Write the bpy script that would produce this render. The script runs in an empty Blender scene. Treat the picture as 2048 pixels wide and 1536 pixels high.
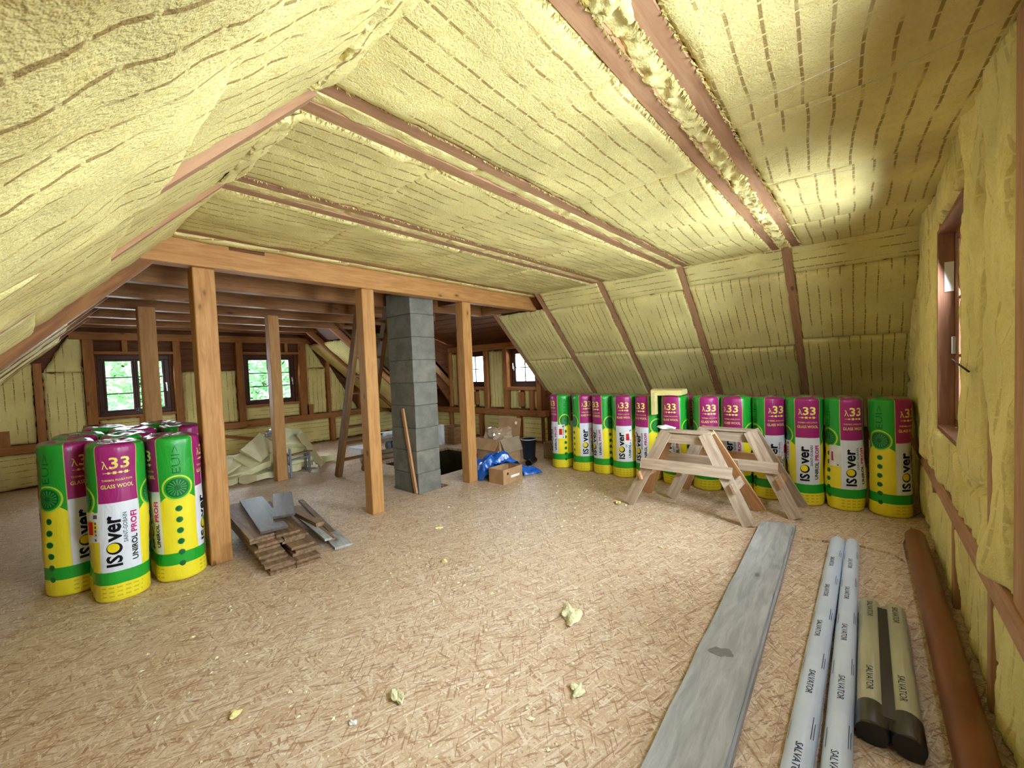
import bpy, bmesh, math, random
import numpy as np
from mathutils import Vector, Matrix, Euler

# ------------------------------------------------------------------ camera, world, lights, exposure
sc = bpy.context.scene
COL = sc.collection
def build_camera():
    a, b, c, f = 0.708128, -0.0372046, 0.0393376, 827.327
    fw = Vector((math.cos(b)*math.cos(a), math.cos(b)*math.sin(a), math.sin(b)))
    r = Vector((math.sin(a), -math.cos(a), 0)); d = fw.cross(r)
    r2 = math.cos(c)*r + math.sin(c)*d; d2 = -math.sin(c)*r + math.cos(c)*d
    cam = bpy.data.cameras.new('camera'); o = bpy.data.objects.new('camera', cam)
    m = Matrix((r2, -d2, -fw)).transposed().to_4x4(); m.translation = (0, 0, 1.7)
    o.matrix_world = m
    cam.sensor_width = 36; cam.lens = 36*f/2048; cam.clip_start = 0.02; cam.clip_end = 200
    COL.objects.link(o); sc.camera = o
build_camera()

w = bpy.data.worlds.new('sky'); sc.world = w; w.use_nodes = True
bg = w.node_tree.nodes['Background']; bg.inputs[0].default_value = (0.86, 0.95, 1.0, 1); bg.inputs[1].default_value = 8.0

def window_light(name, loc, direction, sx, sy, power, col=(0.79, 0.87, 1.0)):
    l = bpy.data.lights.new(name, 'AREA'); l.shape = 'RECTANGLE'; l.size = sx; l.size_y = sy
    l.energy = power; l.color = col; l.spread = math.radians(150)
    o = bpy.data.objects.new(name, l); COL.objects.link(o); o.location = loc
    o.rotation_euler = Vector(direction).to_track_quat('-Z', 'Y').to_euler()
    return o
YG = -0.41          # wool face of the near gable
window_light('daylight_near_gable_window', (4.0, YG-0.20, 1.88), (0, 1, -0.32), 0.95, 1.4, 105)
window_light('daylight_second_gable_window', (1.42, YG-0.20, 1.88), (0, 1, -0.32), 0.95, 1.4, 95)
window_light('daylight_far_gable_window_a', (1.35, 10.88, 1.66), (0, -1, -0.4), 0.85, 0.95, 38)
window_light('daylight_far_gable_window_b', (3.72, 10.88, 1.66), (0, -1, -0.4), 0.85, 0.95, 38)
window_light('daylight_dormer_window_a', (7.62, 7.65, 1.72), (-1, 0, -0.4), 0.7, 0.7, 24)
window_light('daylight_dormer_window_b', (7.62, 6.05, 1.72), (-1, 0, -0.4), 0.7, 0.7, 24)

vs = sc.view_settings
vs.view_transform = 'Standard'; vs.look = 'None'; vs.gamma = 1.0; vs.use_curve_mapping = False
vs.exposure = 0.5
cy = sc.cycles
cy.use_denoising = True
cy.max_bounces = 6; cy.diffuse_bounces = 4; cy.glossy_bounces = 2; cy.transmission_bounces = 2; cy.transparent_max_bounces = 8
cy.use_adaptive_sampling = True; cy.adaptive_threshold = 0.15; cy.adaptive_min_samples = 8
cy.caustics_reflective = False; cy.caustics_refractive = False

# ------------------------------------------------------------------ helpers
rng = random.Random(7)
def A(*v): return np.array(v, float)
_tab = np.random.RandomState(3).rand(512, 512)
def vnoise(x, y, seed=0):
    x = np.asarray(x, float) + seed*17.31; y = np.asarray(y, float) + seed*9.77
    xi = np.floor(x).astype(int); yi = np.floor(y).astype(int)
    fx = x-xi; fy = y-yi; fx = fx*fx*(3-2*fx); fy = fy*fy*(3-2*fy)
    g = lambda i, j: _tab[i % 512, j % 512]
    return ((g(xi, yi)*(1-fx)+g(xi+1, yi)*fx)*(1-fy)+(g(xi, yi+1)*(1-fx)+g(xi+1, yi+1)*fx)*fy)*2-1
def fbm(x, y, seed=0, oct=3):
    s = 0; a = 1; n = 0
    for k in range(oct):
        s = s+a*vnoise(x*2**k, y*2**k, seed+k*5); n += a; a *= 0.5
    return s/n

def wmat(o):
    m = o.matrix_basis.copy()
    while o.parent is not None:
        o = o.parent; m = o.matrix_basis @ m
    return m
def link(name, me, mat=None, parent=None, M=None):
    o = bpy.data.objects.new(name, me); COL.objects.link(o)
    if me is not None and mat is not None and not me.materials:
        for m in (mat if isinstance(mat, (list, tuple)) else [mat]): me.materials.append(m)
    M = M if M is not None else Matrix.Identity(4)
    if parent is not None:
        o.parent = parent; o.matrix_basis = wmat(parent).inverted() @ M
    else: o.matrix_basis = M
    return o
def empty(name, loc, label=None, cat=None, group=None, rz=0):
    o = bpy.data.objects.new(name, None); COL.objects.link(o); o.empty_display_size = 0.1
    o.matrix_basis = Matrix.Translation(loc) @ Matrix.Rotation(rz, 4, 'Z')
    tag(o, label, cat, group); return o
def tag(o, label=None, cat=None, group=None, kind=None):
    if label: o['label'] = label
    if cat: o['category'] = cat
    if group: o['group'] = group
    if kind: o['kind'] = kind
    return o
def mesh(name, verts, faces, smooth=False, uv=None):
    me = bpy.data.meshes.new(name)
    me.from_pydata([tuple(v) for v in verts], [], [tuple(f) for f in faces])
    if uv is not None:
        l = me.uv_layers.new(name='UVMap')
        idx = np.empty(len(me.loops), dtype=np.int32); me.loops.foreach_get('vertex_index', idx)
        l.data.foreach_set('uv', np.asarray(uv, np.float32)[idx].ravel())
    if smooth: me.polygons.foreach_set('use_smooth', [True]*len(me.polygons))
    me.update(); return me
def bm_mesh(name, bm, smooth=False):
    me = bpy.data.meshes.new(name); bm.normal_update(); bm.to_mesh(me); bm.free()
    if smooth: me.polygons.foreach_set('use_smooth', [True]*len(me.polygons))
    return me
def box_bm(bm, x0, x1, y0, y1, z0, z1):
    v = [bm.verts.new(p) for p in ((x0,y0,z0),(x1,y0,z0),(x1,y1,z0),(x0,y1,z0),(x0,y0,z1),(x1,y0,z1),(x1,y1,z1),(x0,y1,z1))]
    for f in ((0,3,2,1),(4,5,6,7),(0,1,5,4),(1,2,6,5),(2,3,7,6),(3,0,4,7)): bm.faces.new([v[i] for i in f])
    return v
def box_mesh(name, sx, sy, sz, bevel=0.0, seg=1):
    bm = bmesh.new(); box_bm(bm, -sx/2, sx/2, -sy/2, sy/2, -sz/2, sz/2)
    if bevel > 0: bmesh.ops.bevel(bm, geom=bm.edges[:], offset=bevel, segments=seg, affect='EDGES', profile=0.6)
    return bm_mesh(name, bm)
def box(name, parent, x0, x1, y0, y1, z0, z1, mat, bevel=0.004):
    """axis-aligned box whose long side is the local X axis (the grain)"""
    d = A(x1-x0, y1-y0, z1-z0); c = ((x0+x1)/2, (y0+y1)/2, (z0+z1)/2)
    k = int(np.argmax(d))
    if k == 0: R = Matrix.Identity(4); s = d
    elif k == 1: R = Matrix.Rotation(math.pi/2, 4, 'Z'); s = A(d[1], d[0], d[2])
    else: R = Matrix.Rotation(-math.pi/2, 4, 'Y'); s = A(d[2], d[1], d[0])
    return link(name, box_mesh(name, *s, bevel=min(bevel, min(s)*0.3)), mat, parent, Matrix.Translation(c) @ R)
def board(name, parent, p0, p1, width, thick, mat, side=None, bevel=0.003, cuts=0, rough=0.0, seed=0):
    """board from p0 to p1 (centre line); side = direction of its width"""
    p0 = Vector(p0); p1 = Vector(p1); X = (p1-p0); L = X.length; X.normalize()
    S = Vector(side) if side is not None else Vector((0, 0, 1)).cross(X)
    S = (S - X*S.dot(X)).normalized(); Z = X.cross(S)
    M = Matrix((X, S, Z)).transposed().to_4x4(); M.translation = (p0+p1)/2
    bm = bmesh.new(); box_bm(bm, -L/2, L/2, -width/2, width/2, -thick/2, thick/2)
    if cuts:
        es = [e for e in bm.edges if abs((e.verts[0].co-e.verts[1].co).x) > L*0.9]
        bmesh.ops.subdivide_edges(bm, edges=es, cuts=cuts)
        rr = random.Random(seed)
        for v in bm.verts: v.co.y += rr.uniform(-rough, rough); v.co.z += rr.uniform(-rough, rough)*0.3
    if bevel: bmesh.ops.bevel(bm, geom=[e for e in bm.edges if e.calc_face_angle(0) > 0.6], offset=min(bevel, thick*0.3), segments=1, affect='EDGES')
    return link(name, bm_mesh(name, bm), mat, parent, M)
def lathe(name, prof, n, mat, parent=None, M=None, smooth=True, cap=True):
    vs_, fs = [], []
    for (r, z) in prof:
        for k in range(n):
            a = 2*math.pi*k/n; vs_.append((r*math.cos(a), r*math.sin(a), z))
    for i in range(len(prof)-1):
        for k in range(n):
            fs.append((i*n+k, i*n+(k+1) % n, (i+1)*n+(k+1) % n, (i+1)*n+k))
    if cap:
        fs.append(tuple(reversed(range(n)))); fs.append(tuple(range((len(prof)-1)*n, len(prof)*n)))
    me = mesh(name, vs_, fs)
    if smooth:
        me.polygons.foreach_set('use_smooth', [len(p.vertices) == 4 for p in me.polygons])
    return link(name, me, mat, parent, M)
def axis_matrix(p0, p1):
    z = (Vector(p1)-Vector(p0)).normalized()
    q = z.to_track_quat('Z', 'Y'); M = q.to_matrix().to_4x4(); M.translation = Vector(p0); return M
def tube_path(name, pts, r, mat, parent=None, n=8):
    pts = [Vector(p) for p in pts]; vs_, fs = [], []
    for i, p in enumerate(pts):
        t = (pts[min(i+1, len(pts)-1)]-pts[max(i-1, 0)]).normalized()
        a = t.orthogonal().normalized() if i == 0 else (a - t*a.dot(t)).normalized()
        b = t.cross(a)
        for k in range(n):
            q = 2*math.pi*k/n; vs_.append(p+r*(math.cos(q)*a+math.sin(q)*b))
    for i in range(len(pts)-1):
        for k in range(n): fs.append((i*n+k, i*n+(k+1) % n, (i+1)*n+(k+1) % n, (i+1)*n+k))
    fs.append(tuple(reversed(range(n)))); fs.append(tuple(range((len(pts)-1)*n, len(pts)*n)))
    return link(name, mesh(name, vs_, fs, True), mat, parent)

# ------------------------------------------------------------------ node helper
class Sock:
    def __init__(s, nt, out): s.nt = nt; s.o = out
    def _m(s, op, b=None, c=None):
        n = s.nt.nodes.new('ShaderNodeMath'); n.operation = op; s.nt.links.new(s.o, n.inputs[0])
        for i, q in ((1, b), (2, c)):
            if q is None: continue
            if isinstance(q, Sock): s.nt.links.new(q.o, n.inputs[i])
            else: n.inputs[i].default_value = q
        return Sock(s.nt, n.outputs[0])
    def __add__(s, b): return s._m('ADD', b)
    def __sub__(s, b): return s._m('SUBTRACT', b)
    def __mul__(s, b): return s._m('MULTIPLY', b)
    def __truediv__(s, b): return s._m('DIVIDE', b)
    def __gt__(s, b): return s._m('GREATER_THAN', b)
    def __lt__(s, b): return s._m('LESS_THAN', b)
    def fract(s): return s._m('FRACT')
    def floor(s): return s._m('FLOOR')
    def abs(s): return s._m('ABSOLUTE')
    def sqrt(s): return s._m('SQRT')
    def min(s, b): return s._m('MINIMUM', b)
    def max(s, b): return s._m('MAXIMUM', b)
    def atan2(s, b): return s._m('ARCTAN2', b)
    def inv(s): return Sock.__add__(s*-1.0, 1.0)
    def step(s, e0, e1):
        n = s.nt.nodes.new('ShaderNodeMapRange'); n.interpolation_type = 'SMOOTHSTEP'
        s.nt.links.new(s.o, n.inputs[0]); n.inputs[1].default_value = e0; n.inputs[2].default_value = e1
        return Sock(s.nt, n.outputs[0])
class Mat:
    def __init__(m, name, rough=0.8, spec=0.3):
        m.mat = bpy.data.materials.new(name); m.mat.use_nodes = True; m.nt = m.mat.node_tree
        m.b = m.nt.nodes['Principled BSDF']
        m.b.inputs['Roughness'].default_value = rough; m.b.inputs['Specular IOR Level'].default_value = spec
    def node(m, t): return m.nt.nodes.new(t)
    def coord(m, kind='Object', scale=(1, 1, 1), rot=(0, 0, 0), rand=0.0):
        tc = m.node('ShaderNodeTexCoord'); mp = m.node('ShaderNodeMapping')
        m.nt.links.new(tc.outputs[kind], mp.inputs[0])
        mp.inputs['Scale'].default_value = scale; mp.inputs['Rotation'].default_value = rot
        if rand:
            oi = m.node('ShaderNodeObjectInfo'); vm = m.node('ShaderNodeVectorMath'); vm.operation = 'SCALE'
            vm.inputs[0].default_value = (1, 0.7, 0.4); 
            mu = m.node('ShaderNodeMath'); mu.operation = 'MULTIPLY'; mu.inputs[1].default_value = rand
            m.nt.links.new(oi.outputs['Random'], mu.inputs[0]); m.nt.links.new(mu.outputs[0], vm.inputs['Scale'])
            m.nt.links.new(vm.outputs[0], mp.inputs['Location'])
        return mp.outputs[0]
    def uv(m):
        n = m.node('ShaderNodeUVMap'); s = m.node('ShaderNodeSeparateXYZ'); m.nt.links.new(n.outputs[0], s.inputs[0])
        return Sock(m.nt, s.outputs[0]), Sock(m.nt, s.outputs[1]), n.outputs[0]
    def noise(m, vec, scale, detail=3, rough=0.55, dist=0.0, color=False):
        n = m.node('ShaderNodeTexNoise'); m.nt.links.new(vec, n.inputs['Vector'])
        n.inputs['Scale'].default_value = scale; n.inputs['Detail'].default_value = detail
        n.inputs['Roughness'].default_value = rough; n.inputs['Distortion'].default_value = dist
        return n.outputs['Color'] if color else Sock(m.nt, n.outputs[0])
    def voro(m, vec, scale, feature='F1'):
        n = m.node('ShaderNodeTexVoronoi'); n.feature = feature; m.nt.links.new(vec, n.inputs['Vector'])
        n.inputs['Scale'].default_value = scale
        return n
    def rnd(m):
        return Sock(m.nt, m.node('ShaderNodeObjectInfo').outputs['Random'])
    def mix(m, fac, a, b, blend='MIX'):
        n = m.node('ShaderNodeMix'); n.data_type = 'RGBA'; n.blend_type = blend
        f, i, j = n.inputs[0], n.inputs[6], n.inputs[7]
        for s, q in ((f, fac), (i, a), (j, b)):
            if isinstance(q, Sock): m.nt.links.new(q.o, s)
            elif hasattr(q, 'links') or isinstance(q, bpy.types.NodeSocket): m.nt.links.new(q, s)
            elif isinstance(q, (tuple, list)): s.default_value = tuple(q)+(1,)
            else: s.default_value = q
        return n.outputs[2]
    def ramp(m, fac, stops):
        n = m.node('ShaderNodeValToRGB'); m.nt.links.new(fac.o if isinstance(fac, Sock) else fac, n.inputs[0])
        e = n.color_ramp.elements
        while len(e) < len(stops): e.new(0.5)
        for k, (p, c) in enumerate(stops): e[k].position = p; e[k].color = tuple(c)+(1,)
        return n.outputs[0]
    def base(m, col):
        if isinstance(col, (tuple, list)): m.b.inputs['Base Color'].default_value = tuple(col)+(1,)
        else: m.nt.links.new(col, m.b.inputs['Base Color'])
        return m
    def bump(m, h, strength=0.3, dist=0.01):
        n = m.node('ShaderNodeBump'); n.inputs['Strength'].default_value = strength; n.inputs['Distance'].default_value = dist
        m.nt.links.new(h.o if isinstance(h, Sock) else h, n.inputs['Height']); m.nt.links.new(n.outputs[0], m.b.inputs['Normal'])
        return m
def rgb(r, g, b):
    f = lambda c: (c/255/12.92) if c/255 <= 0.04045 else ((c/255+0.055)/1.055)**2.4
    return (f(r), f(g), f(b))

# ------------------------------------------------------------------ materials
def make_wool(name, printed=0.78, tint=(0.79, 0.69, 0.30)):
    m = Mat(name, 0.95, 0.1)
    oc = m.coord('Object', rand=0)
    big = m.noise(oc, 1.7, 1); mid = m.noise(oc, 13, 3, 0.7); fine = m.noise(oc, 95, 2, 0.7)
    c = m.mix(big.step(0.3, 0.72), tuple(v*0.90 for v in tint), tuple(min(1, v*1.10) for v in tint))
    c = m.mix(mid.step(0.45, 0.8)*0.45, c, (tint[0]*0.86, tint[1]*0.74, tint[2]*0.50))
    c = m.mix(fine.step(0.50, 0.72)*0.38, c, (tint[0]*0.78, tint[1]*0.7, tint[2]*0.55))
    if printed:
        u, v, vec = m.uv()
        wob = m.noise(vec, 2.2, 1)
        uu = (u + (wob-0.5)*0.035)/0.105
        line = (uu.fract()-0.5).abs().step(0.045, 0.075).inv()
        row = uu.floor()
        dash = ((v + row*0.137)/0.085).fract().step(0.08, 0.16)
        fade = m.noise(vec, 3.1, 1).step(0.36, 0.52)
        c = m.mix(line*dash*fade*printed, c, (0.27, 0.16, 0.045))
    m.base(c)
    m.bump(mid*0.7+fine*0.5, 0.7, 0.014)
    return m.mat
M_WOOL = make_wool('glass_wool_printed')
M_WOOLP = make_wool('glass_wool_plain', 0)
M_WOOLG = make_wool('glass_wool_gable', 0.3)
M_WOOLOFF = make_wool('glass_wool_offcut', 0, (0.74, 0.70, 0.44))

def make_pine(name, light, dark, knot, rough=0.6, knots=True, grain=1.0, gloss=0.3):
    m = Mat(name, rough, gloss)
    v = m.coord('Object', (0.9, 9*grain, 9*grain), rand=40)
    v2 = m.coord('Object', (1.0, 1.0, 1.0), rand=40)
    g = m.noise(v, 3.2, 5, 0.6, 0.6); g2 = m.noise(v, 14, 3, 0.6)
    c = m.mix(g.step(0.3, 0.72), dark, light)
    c = m.mix(g2.step(0.5, 0.75)*0.3, c, tuple(x*0.72 for x in dark))
    r = m.rnd()
    c = m.mix(r*0.35, c, tuple(x*0.8 for x in light))
    if knots:
        vk = m.coord('Object', (1.6, 3.4, 3.4), rand=40)
        vo = m.voro(vk, 1.5); d = Sock(m.nt, vo.outputs['Distance'])
        c = m.mix(d.step(0.06, 0.12).inv()*0.85, c, knot)
        c = m.mix(d.step(0.10, 0.24).inv()*0.35, c, tuple(x*0.8 for x in dark))
    m.base(c); m.bump(g*0.6+g2*0.4, 0.12, 0.004)
    return m.mat
M_PINE = make_pine('pine_post', rgb(196, 146, 88), rgb(168, 116, 62), rgb(80, 38, 18))
M_RAFTER = make_pine('pine_rafter', rgb(188, 146, 110), rgb(162, 118, 84), rgb(90, 48, 30), 0.7)
M_JOIST = make_pine('pine_joist', rgb(158, 108, 58), rgb(124, 78, 38), rgb(70, 30, 14), 0.6)
M_DECK = make_pine('roof_boarding', rgb(122, 74, 38), rgb(88, 50, 24), rgb(50, 20, 10), 0.7)
M_STUD = make_pine('pine_stud', rgb(176, 120, 66), rgb(144, 90, 44), rgb(70, 34, 16), 0.7)
M_GREYB = make_pine('weathered_board', rgb(184, 184, 182), rgb(142, 142, 138), rgb(100, 94, 86), 0.75, True, 0.8)
M_TREST = make_pine('trestle_board', rgb(196, 176, 152), rgb(158, 134, 112), rgb(96, 72, 52), 0.7)
M_TREST2 = make_pine('trestle_board_fresh', rgb(206, 160, 112), rgb(176, 124, 80), rgb(110, 70, 40), 0.7)
M_OLDB = make_pine('used_floorboard', rgb(150, 122, 92), rgb(104, 78, 56), rgb(60, 42, 30), 0.65)
M_VARN = make_pine('varnished_board_top', rgb(104, 90, 86), rgb(70, 58, 54), rgb(40, 28, 24), 0.5, False, 1, 0.4)
M_LADDER = make_pine('ladder_wood', rgb(150, 112, 72), rgb(112, 80, 48), rgb(60, 36, 20), 0.6)
M_FRAME = make_pine('window_frame_brown', rgb(84, 44, 26), rgb(56, 28, 16), rgb(40, 18, 10), 0.45, False)
M_REVEAL = make_pine('window_lining_board', rgb(160, 112, 82), rgb(122, 80, 56), rgb(80, 40, 24), 0.6)

def make_osb():
    m = Mat('osb', 0.52, 0.4)
    tc = m.coord('Object')
    warp = m.noise(tc, 5, 1, color=True)
    vm = m.node('ShaderNodeVectorMath'); vm.operation = 'MULTIPLY_ADD'
    m.nt.links.new(warp, vm.inputs[0]); vm.inputs[1].default_value = (0.012, 0.012, 0); m.nt.links.new(tc, vm.inputs[2])
    def layer(ang, sx, sy, off):
        m0 = m.node('ShaderNodeMapping'); m.nt.links.new(vm.outputs[0], m0.inputs[0]); m0.inputs['Rotation'].default_value = (0, 0, ang)
        mp = m.node('ShaderNodeMapping'); m.nt.links.new(m0.outputs[0], mp.inputs[0])
        mp.inputs['Scale'].default_value = (sx, sy, 0)
        mp.inputs['Location'].default_value = (off, off*0.37, 0)
        vo = m.voro(mp.outputs[0], 1.0); vo.distance = 'CHEBYCHEV'
        s = m.node('ShaderNodeSeparateColor'); m.nt.links.new(vo.outputs['Color'], s.inputs[0])
        return Sock(m.nt, s.outputs[0]), Sock(m.nt, s.outputs[1]), mp.outputs[0]
    stops = [(0.0, rgb(160, 126, 98)), (0.12, rgb(186, 156, 126)), (0.5, rgb(202, 176, 147)), (0.8, rgb(212, 190, 164)), (1.0, rgb(226, 210, 188))]
    r1, s1, v1 = layer(0.15, 11, 75, 0)
    c = m.ramp(r1, stops)
    for ang, sx, sy, off, th in ((-0.45, 10, 85, 3.3, 0.55), (0.8, 11, 95, 7.7, 0.62), (-1.1, 12, 90, 12.1, 0.70), (1.55, 13, 100, 17.0, 0.76), (0.25, 8, 120, 23.0, 0.70)):
        r, s, vv = layer(ang, sx, sy, off)
        c = m.mix(s > th, c, m.ramp(r, stops))
    r, s, vv = layer(0.6, 16, 150, 31.0)
    c = m.mix((s > 0.94)*0.6, c, rgb(128, 86, 56))
    r, s, vv = layer(-0.7, 14, 170, 41.0)
    c = m.mix((s > 0.95)*0.6, c, rgb(138, 96, 64))
    fine = m.noise(m.coord('Object', (30, 160, 1), (0, 0, 0.1)), 2, 3)
    c = m.mix(fine.step(0.4, 0.75)*0.25, c, rgb(160, 124, 92))
    dirt = m.noise(tc, 0.8, 4)
    c = m.mix(dirt.step(0.5, 0.8)*0.25, c, rgb(170, 146, 122))
    m.base(c); m.bump(r1*0.5+fine*0.3, 0.15, 0.003)
    return m.mat
M_OSB = make_osb()

def make_concrete():
    m = Mat('chimney_block', 0.9, 0.15); v = m.coord('Object', rand=20)
    a = m.noise(v, 5, 4, 0.6); b = m.noise(v, 60, 3, 0.7); vo = Sock(m.nt, m.voro(v, 90).outputs['Distance'])
    c = m.mix(a.step(0.3, 0.7), rgb(112, 110, 100), rgb(138, 136, 124))
    c = m.mix(b.step(0.5, 0.75)*0.5, c, rgb(88, 86, 76)); c = m.mix(vo.step(0.0, 0.12).inv()*0.35, c, rgb(190, 186, 170))
    c = m.mix(m.rnd()*0.3, c, rgb(110, 110, 104))
    m.base(c); m.bump(b+a*0.4, 0.5, 0.006); return m.mat
M_BLOCK = make_concrete()
def plain(name, col, rough=0.6, spec=0.3, var=0.15, scale=6, bump=0.0, metal=0):
    m = Mat(name, rough, spec); v = m.coord('Object', rand=10); n = m.noise(v, scale, 4)
    m.base(m.mix(n.step(0.3, 0.75), tuple(x*(1-var) for x in col), tuple(min(1, x*(1+var)) for x in col)))
    m.b.inputs['Metallic'].default_value = metal
    if bump: m.bump(m.noise(v, scale*4, 4), bump, 0.01)
    return m.mat
M_MORTAR = plain('mortar', rgb(96, 94, 84), 0.95)
M_CARD = plain('cardboard', rgb(176, 138, 100), 0.85, 0.15)
M_CARDD = plain('cardboard_grey', rgb(150, 132, 108), 0.85, 0.15)
M_WHITECARD = plain('white_carton', rgb(214, 216, 220), 0.7)
M_BLUE = plain('blue_foil', rgb(10, 92, 190), 0.22, 0.7, 0.25, 8, 0.35)
M_PIPEB = plain('brown_pvc_shaded', rgb(122, 72, 44), 0.38, 0.4, 0.12, 3)  # brown darkened so the colour carries the shadow at the gable foot
M_BLACK = plain('black_plastic', rgb(24, 24, 26), 0.4, 0.5)
M_DARKBLUE = plain('dark_blue_plastic', rgb(26, 36, 52), 0.4, 0.5)
M_WHITEFOIL = plain('white_printed_foil', rgb(202, 212, 228), 0.28, 0.55, 0.06, 4, 0.05)
M_CREAMFOIL = plain('cream_printed_foil', rgb(188, 184, 150), 0.3, 0.55, 0.08, 4, 0.08)
M_METAL = plain('grey_steel', rgb(120, 126, 134), 0.4, 0.5, 0.1, 6, 0, 0.3)
M_ALU = plain('bright_handle', rgb(200, 200, 196), 0.3, 0.5, 0.05, 6, 0, 0.6)
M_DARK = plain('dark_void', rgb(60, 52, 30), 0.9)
M_PAPER = plain('white_paper', rgb(226, 226, 222), 0.8)
M_BRASSN = plain('dark_iron', rgb(40, 32, 28), 0.5)
M_INKBLACK = plain('black_print', rgb(14, 14, 22), 0.35)
M_INKPINK = plain('magenta_print', rgb(196, 20, 110), 0.35)
M_INKYEL = plain('yellow_print', rgb(240, 226, 120), 0.35)
M_INKGREY = plain('grey_print', rgb(84, 90, 106), 0.35)
M_INKGREEN = plain('dark_green_print', rgb(8, 96, 36), 0.35)
M_INKRED = plain('red_print', rgb(196, 26, 40), 0.35)
M_INKLOGO = plain('logo_yellow_print', rgb(238, 214, 30), 0.35)
M_BLUEGREY = plain('pipe_print', rgb(40, 50, 64), 0.4)

def make_glass():
    m = Mat('window_glass', 0.05, 0.5); nt = m.nt
    t = m.node('ShaderNodeBsdfTransparent'); g = m.node('ShaderNodeBsdfGlossy'); g.inputs['Roughness'].default_value = 0.02
    t.inputs[0].default_value = (0.94, 0.98, 0.97, 1)
    f = m.node('ShaderNodeFresnel'); f.inputs[0].default_value = 1.35
    mx = m.node('ShaderNodeMixShader'); nt.links.new(f.outputs[0], mx.inputs[0]); nt.links.new(t.outputs[0], mx.inputs[1]); nt.links.new(g.outputs[0], mx.inputs[2])
    nt.links.new(mx.outputs[0], nt.nodes['Material Output'].inputs[0]); return m.mat
M_GLASS = make_glass()
def make_clear():
    m = Mat('clear_foil', 0.1, 0.5); nt = m.nt
    t = m.node('ShaderNodeBsdfTransparent'); g = m.node('ShaderNodeBsdfGlossy'); g.inputs['Roughness'].default_value = 0.18
    v = m.coord('Object'); n = m.noise(v, 25, 4); b = m.node('ShaderNodeBump'); b.inputs['Strength'].default_value = 0.6; nt.links.new(n.o, b.inputs['Height'])
    nt.links.new(b.outputs[0], g.inputs['Normal'])
    mx = m.node('ShaderNodeMixShader'); mx.inputs[0].default_value = 0.14; nt.links.new(t.outputs[0], mx.inputs[1]); nt.links.new(g.outputs[0], mx.inputs[2])
    nt.links.new(mx.outputs[0], nt.nodes['Material Output'].inputs[0]); return m.mat
M_CLEAR = make_clear()

ROLL_H = 1.23; RR = 0.178; RL = 0.215; PERI = 2*RL+2*math.pi*RR; PER = PERI/3; LABW = 0.128
def make_wrapper():
    m = Mat('printed_roll_wrapper', 0.32, 0.5)
    u, v, vec = m.uv()
    x = ((u/PER + 0.5).fract()-0.5)*PER            # 0 at the label centre
    lab = x.abs() < LABW
    gx = (u/PER).fract()*PER - PER/2               # 0 at the centre of the green panel
    GREEN = rgb(34, 158, 48); MAG = rgb(158, 34, 108); YEL = rgb(240, 222, 46); WHITE = rgb(222, 226, 234); BAND = rgb(30, 160, 44); DGR = rgb(6, 96, 40); LIME = rgb(190, 214, 60)
    # label panel: magenta over white
    ln = m.noise(vec, 7, 2)
    lcol = m.mix(v > 0.78, m.mix(ln.step(0.55, 0.7)*0.4, WHITE, rgb(190, 208, 228)), MAG)
    # green panel
    gcol = m.mix((v + gx*gx*4.0) > 0.755, YEL, GREEN)
    d = (gx*gx + (v-0.80)*(v-0.80)).sqrt()
    gcol = m.mix(d < 0.108, gcol, LIME); gcol = m.mix(d < 0.094, gcol, BAND); gcol = m.mix(d < 0.080, gcol, DGR)
    ang = (v-0.80).atan2(gx)
    spoke = ((ang*(16/6.28318)).fract()-0.5).abs() > 0.34
    gcol = m.mix(spoke*(d < 0.068)*(d > 0.022), gcol, rgb(60, 170, 70))
    # little pictogram dots
    dv = ((v-0.103)/0.094).fract()-0.5
    dd = (gx*gx + (dv*dv)*(0.094*0.094)).sqrt()
    gcol = m.mix((dd < 0.027)*(v < 0.667)*(v > 0.103), gcol, rgb(120, 190, 60)); gcol = m.mix((dd < 0.0225)*(v < 0.667)*(v > 0.103), gcol, DGR)
    c = m.mix(lab, gcol, lcol)
    edge = (x.abs()-LABW).abs() < 0.0035
    c = m.mix(edge*(v > 0.24)*0.6, c, rgb(226, 200, 120))
    c = m.mix((v > 0.145)*(v < 0.245)*(dd > 0.0225).max(lab), c, BAND)
    c = m.mix((v < 0.145)*((dd > 0.0225).max(lab)), c, YEL)
    # small print rows on the yellow foot
    row = ((v/0.034).fract()-0.5).abs() < 0.16
    dash = ((u/0.05).fract() > 0.35)
    c = m.mix(row*dash*(v < 0.125)*(v > 0.03)*lab*0.5, c, rgb(150, 140, 30))
    # gathered film in the middle of the top
    cr = m.noise(m.coord('Object'), 22, 4)
    c = m.mix((v > ROLL_H+0.105), c, m.mix(cr.step(0.4, 0.6), rgb(196, 186, 140), rgb(126, 60, 84)))
    m.base(c)
    wr = m.noise(m.coord('Object', (6, 6, 2.2), rand=9), 2.2, 4, 0.6, 0.8)
    m.bump(wr, 0.35, 0.02)
    return m.mat
M_WRAP = make_wrapper()

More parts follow.
